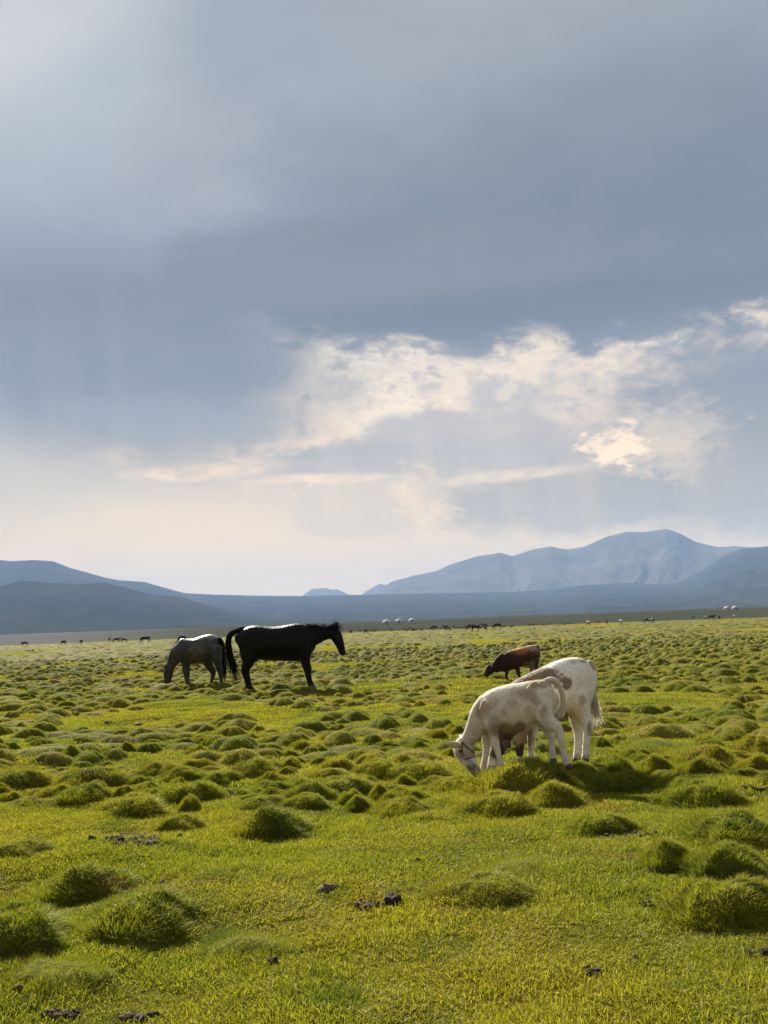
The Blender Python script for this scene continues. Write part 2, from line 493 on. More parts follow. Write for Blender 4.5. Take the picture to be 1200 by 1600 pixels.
ridge('mountains', 9600, 6900, 1600,
      [(560, 945), (591.7, 927), (602, 915), (613, 908), (632, 903), (653, 898), (683, 891.7), (700, 883), (722, 876), (746.7, 869), (765, 866), (780, 863), (800, 869),
       (833, 858), (860, 853.5), (886.7, 858.5), (913, 854), (946.7, 839), (976.7, 830.7), (1006.7, 830.7), (1040, 826),
       (1060, 831.7), (1086.7, 846.7), (1120, 854), (1146.7, 853), (1200, 857), (1320, 870), (1480, 905)],
      m_mtn, 'broad rounded mountain range at the right with gullied tan slopes', 0.04, 1.35, 12)
ridge('hills', 7200, 2600, 1500,
      [(-300, 930), (-150, 893), (-60, 880), (0, 875), (17, 876.7), (53, 875), (83, 877), (110, 886.7), (133, 893), (166.7, 903), (186.7, 906.7), (226.7, 909),
       (253, 917), (290, 926.7), (333, 929), (400, 930.7), (480, 931), (600, 928.5), (700, 926.5), (800, 925), (850, 921.7), (900, 915),
       (940, 912.7), (986.7, 910.7), (1040, 913), (1067, 906.7), (1090, 895), (1126.7, 870), (1160, 856.7), (1200, 853), (1330, 840), (1500, 880)],
      m_hill, 'long dark blue slope rising to hills at both sides', 0.10, 1.7, 23, lam=420)
ridge('foothills', 3700, 1700, 900,
      [(-300, 925), (-100, 915), (0, 916.7), (33, 906.7), (83, 910.7), (123, 913), (160, 909), (187, 915), (233, 928), (283, 933), (317, 943), (350, 952),
       (400, 962), (470, 975)], m_foot, 'dark front hill rising at the left edge', 0.10, 1.5, 31, lam=300)

# ------------------------------------------------------------------ air
hz = bpy.data.meshes.new('haze')
bm = bmesh.new()
bmesh.ops.create_cube(bm, size=1.0)
for v in bm.verts:
    v.co.x *= 36000; v.co.y = -3000 if v.co.y < 0 else 15500
    v.co.z = -2.0 if v.co.z < 0 else 930.0
bm.to_mesh(hz); bm.free()
m_haze = bpy.data.materials.new('air'); m_haze.use_nodes = True
nt = NT(m_haze.node_tree)
pv = nt.new('ShaderNodeVolumePrincipled')
pv.inputs['Color'].default_value = (0.29, 0.44, 0.71, 1)
pv.inputs['Density'].default_value = 7.5e-5
pv.inputs['Anisotropy'].default_value = 0.0
o_ = nt.new('ShaderNodeOutputMaterial'); nt.put(o_.inputs['Volume'], pv.outputs[0])
ho = link('haze', hz, None, m_haze)
tag(ho, 'pale blue air between the camera and the mountains', kind='stuff')

# ------------------------------------------------------------------ turf
rng = np.random.default_rng(7)

def grass_mat(name, tip_dry=0.25, green=(0.180, 0.192, 0.011, 1), yellow=(0.278, 0.236, 0.017, 1), dark=(0.0494, 0.0798, 0.0091, 1), trans=0.5):
    m, nt = mat(name)
    geo = nt.new('ShaderNodeNewGeometry'); P = geo.outputs['Position']
    c = meadow_colour(nt, P, green, yellow, dark)
    at = nt.new('ShaderNodeAttribute', attribute_name='tint')
    tint = at.outputs['Fac']
    c = nt.mix(nt.rng(tint, 0.0, 0.45, 0.55, 0), c, dark)
    c = nt.mix(nt.rng(tint, 1 - tip_dry, 1.0, 0, 0.8), c, (0.33, 0.28, 0.13, 1))
    oi = nt.new('ShaderNodeObjectInfo')
    c = nt.mix(nt.rng(oi.outputs['Random'], 0, 1, 0, 0.25), c, yellow)
    d = nt.new('ShaderNodeBsdfDiffuse'); nt.put(d.inputs[0], c)
    tcol = nt.mix(1.0, c, (1.15, 1.25, 0.75, 1), 'MULTIPLY')
    t = nt.new('ShaderNodeBsdfTranslucent'); nt.put(t.inputs[0], tcol)
    mx = nt.new('ShaderNodeMixShader'); mx.inputs[0].default_value = trans
    nt.put(mx.inputs[1], d.outputs[0]); nt.put(mx.inputs[2], t.outputs[0])
    gl = nt.new('ShaderNodeBsdfGlossy'); gl.inputs['Roughness'].default_value = 0.45; gl.inputs[0].default_value = (0.8, 0.85, 0.7, 1)
    m2 = nt.new('ShaderNodeMixShader'); m2.inputs[0].default_value = 0.012
    nt.put(m2.inputs[1], mx.outputs[0]); nt.put(m2.inputs[2], gl.outputs[0])
    finish(nt, m2.outputs[0])
    return m
m_grass = grass_mat('grass_blade')
m_tuss = grass_mat('tussock_blade', 0.12, (0.172, 0.188, 0.010, 1), (0.270, 0.228, 0.016, 1), (0.045, 0.080, 0.009, 1), 0.44)
m_dome, nt = mat('hummock_turf')
geo = nt.new('ShaderNodeNewGeometry'); P = geo.outputs['Position']
c = meadow_colour(nt, P, (0.0912, 0.1026, 0.0106, 1), (0.1444, 0.1254, 0.0152, 1), (0.0418, 0.0608, 0.0091, 1))
f = nt.noise(P, 45, 4, 0.65)
oi = nt.new('ShaderNodeObjectInfo')
c = nt.mix(nt.rng(f, 0.45, 0.75, 0, 0.45), c, (0.030, 0.030, 0.012, 1))
c = nt.mix(nt.rng(oi.outputs['Random'], 0.7, 1.0, 0, 0.45), c, (0.10, 0.065, 0.03, 1))
finish(nt, pbsdf(nt, c, 0.95, bump(nt, f, 1.0, 0.02), 0.1))

def blades(root, direc, length, width, tint, droop=0.5, segs=2):
    """ribbons of 2 segments: root (n,3), unit direc (n,3)"""
    n = len(root)
    side = np.cross(direc, np.array([0, 0, 1.0])) + rng.normal(0, 0.35, (n, 3))
    side -= (side * direc).sum(1, keepdims=True) * direc
    side /= np.linalg.norm(side, axis=1, keepdims=True) + 1e-9
    hd = direc.copy(); hd[:, 2] = 0
    bend = hd * 0.8 + np.array([0, 0, -0.55])
    L = length[:, None]; W = width[:, None] / 2
    mid = root + direc * L * 0.55 + bend * L * 0.10 * droop
    tip = root + direc * L * 0.98 + bend * L * 0.55 * droop
    v = np.stack([root - side * W, root + side * W, mid - side * W * 0.8, mid + side * W * 0.8, tip], 1)
    base = (np.arange(n) * 5)[:, None]
    q = base + np.array([0, 1, 3, 2]); t = base + np.array([2, 3, 4])
    return v.reshape(-1, 3), q, t, np.repeat(tint, 5)

def tuft(name, n, rad, hmin, hmax, w, lean=0.5):
    a = rng.uniform(0, 2 * np.pi, n); r = rad * np.sqrt(rng.uniform(0, 1, n))
    root = np.stack([r * np.cos(a), r * np.sin(a), np.full(n, -0.006)], 1)
    d = np.stack([rng.normal(0, lean, n), rng.normal(0, lean, n), np.ones(n)], 1)
    d /= np.linalg.norm(d, axis=1, keepdims=True)
    L = rng.uniform(hmin, hmax, n) * (1 - 0.35 * (r / rad) ** 2)
    v, q, t, ti = blades(root, d, L, w * rng.uniform(0.6, 1.3, n), rng.uniform(0, 1, n), 0.8)
    me = mesh_np(name, v, [q, t], smooth=False)
    add_attr(me, 'tint', ti)
    me.materials.append(m_grass)
    return me

def scatter(name, points, scales, rotz, pick, sources, label):
    """one stuff object: a cloud of points that geometry nodes dress with the source meshes"""
    me = bpy.data.meshes.new(name)
    me.vertices.add(len(points)); me.vertices.foreach_set('co', np.asarray(points, np.float32).ravel())
    add_attr(me, 'scl', np.asarray(scales, np.float32), 'FLOAT_VECTOR')
    rot = np.zeros((len(points), 3), np.float32); rot[:, 2] = rotz
    add_attr(me, 'rot', rot, 'FLOAT_VECTOR')
    add_attr(me, 'pick', np.asarray(pick, np.int32), 'INT')
    o = link(name, me)
    ng = bpy.data.node_groups.new(name, 'GeometryNodeTree')
    ng.interface.new_socket('Geometry', in_out='INPUT', socket_type='NodeSocketGeometry')
    ng.interface.new_socket('Geometry', in_out='OUTPUT', socket_type='NodeSocketGeometry')
    N, Lk = ng.nodes, ng.links
    gi = N.new('NodeGroupInput'); go = N.new('NodeGroupOutput')
    ji = N.new('GeometryNodeJoinGeometry')
    for s in reversed(sources):
        oi = N.new('GeometryNodeObjectInfo'); oi.inputs['Object'].default_value = s
        oi.inputs['As Instance'].default_value = True
        Lk.new(oi.outputs['Geometry'], ji.inputs[0])
    iop = N.new('GeometryNodeInstanceOnPoints')
    iop.inputs['Pick Instance'].default_value = True
    def attr(nm, ty):
        a = N.new('GeometryNodeInputNamedAttribute'); a.data_type = ty; a.inputs[0].default_value = nm
        return [x for x in a.outputs if x.enabled and x.name == 'Attribute'][0]
    Lk.new(gi.outputs[0], iop.inputs['Points']); Lk.new(ji.outputs[0], iop.inputs['Instance'])
    Lk.new(attr('pick', 'INT'), iop.inputs['Instance Index'])
    Lk.new(attr('rot', 'FLOAT_VECTOR'), iop.inputs['Rotation'])
    Lk.new(attr('scl', 'FLOAT_VECTOR'), iop.inputs['Scale'])
    Lk.new(iop.outputs[0], go.inputs[0])
    md = o.modifiers.new('scatter', 'NODES'); md.node_group = ng
    tag(o, label, kind='stuff')
    return o

def source(me):
    return bpy.data.objects.new(me.name, me)       # never linked to the scene: only its mesh is used

# ---- where the hummocks stand: (centre px, foot px, width px) of the ones the photograph shows clearly
named = [
    (15, 1488, 165, 1.25, 'big shaggy dark-sided hummock cut by the left edge of the picture'),
    (220, 1472, 178, 1.10, 'wide dark shaggy hummock below the dung heap, the lower of the front pair'),
    (135, 1410, 138, 1.10, 'rounded hummock just above the widest front one on the left'),
    (30, 1342, 92, 0.7, 'low flat hummock at the left edge beside the dung heap'),
    (295, 1257, 92, 1.25, 'steep dark green hummock above the dung heap'),
    (205, 1276, 105, 1.15, 'brown-skirted hummock left of the steep dark green one'),
    (130, 1254, 88, 1.15, 'broad hummock left of the two brown-skirted ones'),
    (422, 1309, 108, 1.25, 'dark dome-shaped hummock standing alone between dung heap and rock'),
    (280, 1301, 70, 0.9, 'small dark hummock directly right of the dung heap'),
    (530, 1243, 100, 1.05, 'bushy dark hummock above the small brown one, left of the calves'),
    (476, 1264, 66, 0.9, 'small brown-green hummock just below the bushy dark one'),
    (625, 1274, 92, 1.0, 'dark hummock in the open turf down left of the calves'),
    (868, 1263, 98, 1.25, 'round grass-tipped hummock straight below the hind hooves of the front calf'),
    (822, 1243, 150, 1.55, 'large hummock in the shadow of the front calf'),
    (965, 1240, 102, 1.15, 'smooth lit hummock right below the white calf'),
    (1095, 1262, 105, 1.2, 'long dark hummock below the heap of dark stones'),
    (1065, 1236, 70, 0.9, 'small hummock with the heap of dark stones at its foot'),
    (1025, 1212, 64, 1.3, 'steep little hummock with a brown cut side right of the white calf'),
    (1095, 1210, 66, 1.2, 'steep hummock with a bare earth end right of the white calf'),
    (942, 1305, 88, 0.9, 'lone low dark hummock below the calves'),
    (775, 1275, 108, 1.1, 'low broad hummock touching the calf shadow on its lower left'),
    (1140, 1318, 140, 1.15, 'long low hummock at the right edge above the widest one'),
    (1045, 1362, 95, 1.15, 'low hummock left of the pair near the right edge'),
    (1135, 1374, 120, 1.2, 'flat dark hummock right above the widest one at the right edge'),
    (1140, 1447, 165, 1.2, 'widest dark-sided hummock at the right edge of the picture'),
    (755, 1410, 140, 0.7, 'barely raised dark swelling in the front turf right of the dark stone'),
    (810, 1370, 110, 0.45, 'flat dark grass swelling in the open turf below the calves'),
    (80, 1545, 130, 0.5, 'low swelling of grass near the lower left corner'),
    (385, 1500, 130, 0.5, 'low grass swelling right of the wide front hummock'),
    (30, 1230, 84, 1.1, 'dark hummock at the left edge level with the calf heads'),
    (650, 1222, 100, 1.15, 'broad dark hummock directly left of the grazing calf heads'),
    (706, 1236, 80, 1.0, 'hummock under the muzzle of the front calf'),
    (910, 1222, 66, 1.2, 'dark hummock under the hind legs of the white calf'),
    (262, 1204, 60, 1.0, None), (80, 1196, 56, 0.9, None), (586, 1212, 64, 1.1, None),
]
hum = []                                     # x, y, rx, h, rot, label
for px, py, wpx, hs, lab in named:
    p = ground_hit(px, py)
    r = wpx / F_PX * p[1] / 2 * 1.02
    hum.append([p[0] * (p[1] + r * 0.8) / p[1], p[1] + r * 0.8, r, 0.130 * hs * (0.55 + r * 1.5), 0.0, lab])
n_named = len(hum)
# the rest of the field
cells = {}
def far_enough(x, y, r):
    i, j = int(x // 1.0), int(y // 1.0)
    for a in (i - 1, i, i + 1):
        for b in (j - 1, j, j + 1):
            for (u, v, s) in cells.get((a, b), ()):
                if (u - x) ** 2 + (v - y) ** 2 < (0.90 * (s + r)) ** 2: return False
    return True
def put_cell(x, y, r): cells.setdefault((int(x // 1.0), int(y // 1.0)), []).append((x, y, r))
for h in hum: put_cell(h[0], h[1], h[2])
hr = random.Random(5)
FEET = []                                    # filled by hand: keep hooves out of the domes
for _ in range(90000):
    y = math.exp(hr.uniform(math.log(6.6), math.log(64)))
    if hr.random() > (y / 64) ** 1.0 * 1.0 + 0.05: continue
    x = hr.uniform(-0.47, 0.47) * y
    r = min(0.42, max(0.11, hr.gauss(0.225, 0.075)))
    open_ = float(fbm(np.array(x / 2.6), np.array(y / 3.4), 2, 77))
    if open_ > (0.30 if y > 9 else 0.0): continue
    qx, qy = to_px(np.array([x, y, 0.0]))
    if qy > 1270: continue
    if 690 < qx < 945 and 1165 < qy < 1275: continue
    if far_enough(x, y, r):
        put_cell(x, y, r)
        hh = 0.125 * (0.42 + r * 2.3) * hr.uniform(0.5, 1.35)
        if y > 22: hh *= 1.0 + min(0.25, (y - 22) / 80)
        hum.append([x, y, r, hh, hr.uniform(0, 6.28), None])
hum_np = np.array([[h[0], h[1], h[2], h[3], h[4]] for h in hum])

def dome_profile(t):
    u = np.clip(t, 0, 1.4)
    a = np.clip(1 - u ** 2.2, -0.30, 1)                     # rounded crown
    toe = np.exp(-((u / 0.80) ** 3.0)) * 0.95               # concave toe that runs out into the turf
    return np.where(u < 1, 0.5 * np.clip(a, 0, 1) ** 0.9 + 0.5 * toe, 0.5 * toe) - 0.32 * np.clip(u - 0.92, 0, 1) / 0.4

def hummock_mesh(name, seed, na, nr, nbl, bl, bw, skirt=1.36, clumpy=1.0, hz_=0.45, lumpy=1.0):
    """unit dome (radius 1, height 1 scaled later); blade sizes are in units of a 0.3 m radius"""
    rg = np.random.default_rng(seed)
    def prof(x, y):
        a = np.arctan2(y, x); r = np.hypot(x, y)
        out = 1 + 0.15 * np.sin(a * 2 + seed) + 0.11 * np.sin(a * 3 + seed * 2.3) + 0.07 * np.sin(a * 5 + seed) + 0.04 * np.sin(a * 8 + seed * 1.7)
        t = r / out
        z = dome_profile(t)
        return z * (1 + 0.38 * lumpy * fbm(x * 1.5 + seed, y * 1.5, 3, seed)) + 0.16 * lumpy * fbm(x * 5, y * 5 + seed, 2, seed) * np.clip(1.2 - t, 0, 1)
    T, A = np.meshgrid(np.linspace(0, skirt, nr) ** 0.9, np.linspace(0, 2 * np.pi, na, endpoint=False), indexing='ij')
    X = T * np.cos(A); Y = T * np.sin(A); Z = prof(X, Y)
    idx = np.arange(nr * na).reshape(nr, na); nx = np.roll(idx, -1, axis=1)
    q = np.stack([idx[:-1], idx[1:], nx[1:], nx[:-1]], -1).reshape(-1, 4)
    verts = np.stack([X, Y, Z], -1).reshape(-1, 3); faces = [q]; tints = [np.zeros(len(verts))]; nd = len(q)
    if nbl:
        a = rg.uniform(0, 2 * np.pi, nbl); r = np.sqrt(rg.uniform(0, 1, nbl)) * 1.2
        x = r * np.cos(a); y = r * np.sin(a); e = 0.02
        z = prof(x, y)
        nxn = -(prof(x + e, y) - z) / e * hz_; nyn = -(prof(x, y + e) - z) / e * hz_
        nn = np.stack([nxn, nyn, np.ones(nbl)], 1); nn /= np.linalg.norm(nn, axis=1, keepdims=True)
        cl = fbm(x * 3.3 + seed, y * 3.3, 2, seed + 4)
        dn = nn.copy(); dn[:, 2] = -np.hypot(nn[:, 0], nn[:, 1]) * 0.6
        d = nn * 0.72 + np.array([0, 0, 0.28]) + dn * 0.28 + rg.normal(0, 0.32, (nbl, 3))
        d[:, 0] += 0.5 * cl * clumpy
        d /= np.linalg.norm(d, axis=1, keepdims=True)
        d[:, 2] /= hz_
        L = bl * rg.uniform(0.45, 1.15, nbl) * (0.45 + 0.60 * np.clip(r, 0, 1) ** 2) * (1 + 0.5 * cl)
        v, bq, bt, ti = blades(np.stack([x, y, z - 0.02], 1), d, L, bw * rg.uniform(0.6, 1.3, nbl), np.clip(rg.uniform(0, 1, nbl) + 0.12 * cl, 0, 1), 1.0)
        off = len(verts)
        verts = np.concatenate([verts, v]); faces += [bq + off, bt + off]; tints.append(ti)
    me = mesh_np(name, verts, faces, smooth=True)
    add_attr(me, 'tint', np.concatenate(tints))
    me.materials.append(m_dome); me.materials.append(m_tuss)
    mi = np.ones(len(me.polygons), np.int32); mi[:nd] = 0
    me.polygons.foreach_set('material_index', mi)
    return me

near_f = [hummock_mesh('grass_hummock', 90 + k, 26, 12, 8500, 0.20, 0.0125, hz_=0.22) for k in range(3)]
near_v = [hummock_mesh('grass_hummock', 10 + k, 30, 12, 8500, 0.215, 0.0155) for k in range(5)]
mid_v = [hummock_mesh('grass_hummock', 30 + k, 24, 10, 3400, 0.115, 0.020, lumpy=0.5) for k in range(6)]
low_v = [hummock_mesh('grass_hummock', 50 + k, 18, 8, 900, 0.10, 0.036, lumpy=0.5) for k in range(6)]
far_v = [hummock_mesh('grass_hummock', 70 + k, 12, 6, 90, 0.09, 0.085, lumpy=0.5) for k in range(5)]

size = hum_np[:, 2] * (0.4 + hum_np[:, 3]) / hum_np[:, 1] ** 1.25
qx, qy = to_px(np.stack([hum_np[:, 0], hum_np[:, 1], np.zeros(len(hum_np))], 1))
seen = (qx > -40) & (qx < 1240)
size = np.where(seen, size, 0); size[:n_named] += 10
order = np.argsort(-size)
top = set(order[:297].tolist())
marks = [('the hind hooves of the black horse', 390, 1082), ('the front hooves of the black horse', 488, 1075), ('the muzzle of the grey horse', 263, 1068),
         ('the front hoof of the grey horse', 300, 1073), ('the muzzle of the brown calf', 758, 1057), ('the ear tip of the cream calf', 695, 1163),
         ('the hind hooves of the white calf', 908, 1190), ('the tail tuft of the white calf', 932, 1125), ('the small black lump far back on the left', 168, 1130),
         ('the second dark lump far back on the left', 219, 1134), ('the tail tip of the black horse', 368, 1058), ('the heap of dark stones', 1050, 1240)]
tq = set()
for nm, mx_, my_ in marks:
    for dname, ux, uy in (('directly above', 0, -1), ('directly below', 0, 1), ('directly left of', -1, 0), ('directly right of', 1, 0)):
        best = None
        for i in sorted(top):
            if hum[i][5] or i in tq: continue
            ex, ey = (qx[i] - mx_), (qy[i] - my_) * 2.2
            dd = math.hypot(ex, ey)
            if dd < 4 or dd > 95 or (ex * ux + ey * uy) / dd < 0.75: continue
            if best is None or dd < best[0]: best = (dd, i)
        if best:
            tq.add(best[1]); hum[best[1]][5] = f"{'wide' if hum[best[1]][2] > 0.27 else 'small'} green hummock {dname} {nm}"
GRP = 'grass hummocks dotted over the wet pasture'
rest = {0: ([], [], [], []), 1: ([], [], [], [])}
for i, h in enumerate(hum):
    x, y, r, hh, rz, lab = h
    z = float(ground_z(x, y) + ground_z(x, y - r) + ground_z(x - r, y) + ground_z(x + r, y)) / 4 - 0.006
    vs = near_v if y < 11 else (mid_v if y < 22 else (low_v if y < 40 else far_v))
    if i in top:
        me = near_f[i % 3] if (y < 11 and hh / r < 0.33) else vs[i % len(vs)]
        o = link('grass_hummock', me)
        o.location = (x, y, z)
        ax = 1.0 if lab else 0.8 + 0.5 * ((i * 37 % 100) / 100)
        o.scale = (r * 1.06, r * ax * 0.95, hh)
        o.rotation_euler.z = rz
        tag(o, lab or 'one of many small rounded hummocks of shaggy green grass crowded on the pasture', 'hummock', GRP)
    else:
        # past 64 m and for the smaller ones between
        b = rest[0]
        b[0].append((x, y, z)); b[1].append((r * 1.1, r * (0.8 + 0.4 * hr.random()), hh)); b[2].append(rz)
        b[3].append((0 if y < 14 else (1 if y < 26 else (2 if y < 42 else 3))) * 4 + i % 4)
for _ in range(15000):
    y = 64 * math.exp(hr.uniform(0, math.log(300 / 64)) ** 1.0)
    x = hr.uniform(-0.46, 0.46) * y
    if float(fbm(np.array(x / 9), np.array(y / 14), 2, 78)) > 0.15: continue
    b = rest[0]; r = hr.uniform(0.22, 0.5) * (1 + y / 250)
    b[0].append((x, y, float(ground_z(x, y)) - 0.02)); b[1].append((r * 1.4, r, hr.uniform(0.08, 0.24))); b[2].append(hr.uniform(0, 6.28)); b[3].append(12 + hr.randrange(4))
srcs = [source(m) for m in (near_v[:4] + mid_v[:4] + low_v[:4] + far_v[:4])]
b = rest[0]
scatter('grass_hummocks', b[0], b[1], b[2], b[3], srcs, 'countless further grass hummocks running out to the end of the pasture')

# ---- turf between: tufts, denser and finer near the camera
tn = [source(tuft('turf_tuft', 90, 0.085, 0.020, 0.055, 0.0042)) for _ in range(5)]
tm = [source(tuft('turf_tuft', 80, 0.17, 0.020, 0.050, 0.0068)) for _ in range(4)]
tf = [source(tuft('turf_tuft', 70, 0.42, 0.025, 0.065, 0.016)) for _ in range(4)]
tl = [source(tuft('turf_tuft', 26, 0.06, 0.045, 0.085, 0.0036, 0.65)) for _ in range(3)]
def strew(y0, y1, per_m2, kinds, spread=0.44):
    area = spread * (y1 ** 2 - y0 ** 2)
    n = int(area * per_m2)
    y = np.sqrt(rng.uniform(y0 ** 2, y1 ** 2, n)); x = rng.uniform(-spread, spread, n) * y
    return x, y, rng.integers(kinds[0], kinds[1], n)
parts = [strew(2.6, 9.5, 330, (0, 5), 0.5), strew(9.5, 20, 75, (5, 9)), strew(20, 75, 9.0, (9, 13)), strew(2.6, 12, 30, (13, 16), 0.5)]
x = np.concatenate([p[0] for p in parts]); y = np.concatenate([p[1] for p in parts]); k = np.concatenate([p[2] for p in parts])
s = rng.uniform(0.7, 1.3, len(x)) * (1 + 0.7 * fbm(x / 0.5, y / 0.5, 3, 91)) * (1 + 0.4 * fbm(x / 2.5, y / 2.5, 2, 92))
keep = fbm(x / 0.5, y / 0.5, 3, 55) > -0.80
x, y, k, s = x[keep], y[keep], k[keep], s[keep]
z = ground_z(x, y)
scatter('grass', np.stack([x, y, z], 1), np.stack([np.ones_like(s), np.ones_like(s), np.clip(s, 0.4, 2)], 1), rng.uniform(0, 6.28, len(x)), k,
        tn + tm + tf + tl, 'short yellow-green grazed turf between the hummocks')

# ------------------------------------------------------------------ animals
def spline(P, k=4):
    P = np.asarray(P, float); n = len(P)
    if n < 3: return np.array([P[0] + (P[-1] - P[0]) * t for t in np.linspace(0, 1, k + 1)])
    Q = np.vstack([2 * P[0] - P[1], P, 2 * P[-1] - P[-2]])
    out = []
    for i in range(n - 1):
        p0, p1, p2, p3 = Q[i:i + 4]
        for t in np.linspace(0, 1, k, endpoint=False):
            out.append(0.5 * ((2 * p1) + (-p0 + p2) * t + (2 * p0 - 5 * p1 + 4 * p2 - p3) * t * t + (-p0 + 3 * p1 - 3 * p2 + p3) * t ** 3))
    out.append(P[-1])
    return np.array(out)

def loft(bm, st, segs=14, k=4, lateral=(0, 1, 0), upright=False):
    """closed tapered body through stations (x, y, z, half height, half width)"""
    S = spline(st, k)
    C = S[:, :3]; ra = np.maximum(S[:, 3], 0.002); rb = np.maximum(S[:, 4], 0.002)
    T = np.gradient(C, axis=0); T /= np.linalg.norm(T, axis=1, keepdims=True) + 1e-9
    L = np.asarray(lateral, float)[None, :] - (T @ np.asarray(lateral, float))[:, None] * T
    L /= np.linalg.norm(L, axis=1, keepdims=True) + 1e-9
    N = np.cross(L, T)
    if upright:
        L = np.tile([0.0, 1.0, 0.0], (len(C), 1)); N = np.tile([0.0, 0.0, 1.0], (len(C), 1))
    # round the two ends with a small cap ring
    def ring(c, n, l, a, b):
        r = []
        for j in range(segs):
            th = 2 * math.pi * j / segs
            cs, sn = math.cos(th), math.sin(th)
            r.append(bm.verts.new(c + n * a * cs + l * b * sn))
        return r
    rings = []
    e0 = min(ra[0], rb[0]); e1 = min(ra[-1], rb[-1])
    rings.append(ring(C[0] - T[0] * e0 * 0.6, N[0], L[0], ra[0] * 0.55, rb[0] * 0.55))
    for i in range(len(C)): rings.append(ring(C[i], N[i], L[i], ra[i], rb[i]))
    rings.append(ring(C[-1] + T[-1] * e1 * 0.6, N[-1], L[-1], ra[-1] * 0.55, rb[-1] * 0.55))
    for a, b in zip(rings[:-1], rings[1:]):
        for j in range(segs): bm.faces.new((a[j], a[(j + 1) % segs], b[(j + 1) % segs], b[j]))
    bm.faces.new(rings[0][::-1]); bm.faces.new(rings[-1])

def fuse(bm, voxel, smooth=5):
    """overlapping lofts -> one continuous skin"""
    bmesh.ops.recalc_face_normals(bm, faces=bm.faces)
    me = bpy.data.meshes.new('body'); bm.to_mesh(me); bm.free()
    o = bpy.data.objects.new('body', me); COL.objects.link(o)
    r = o.modifiers.new('r', 'REMESH'); r.mode = 'VOXEL'; r.voxel_size = voxel
    s = o.modifiers.new('s', 'SMOOTH'); s.iterations = smooth; s.factor = 0.5
    bpy.context.view_layer.update()
    dg = bpy.context.evaluated_depsgraph_get()
    out = bpy.data.meshes.new_from_object(o.evaluated_get(dg), depsgraph=dg)
    bpy.data.objects.remove(o); bpy.data.meshes.remove(me)
    out.name = 'body'
    out.polygons.foreach_set('use_smooth', np.ones(len(out.polygons), dtype=bool))
    return out

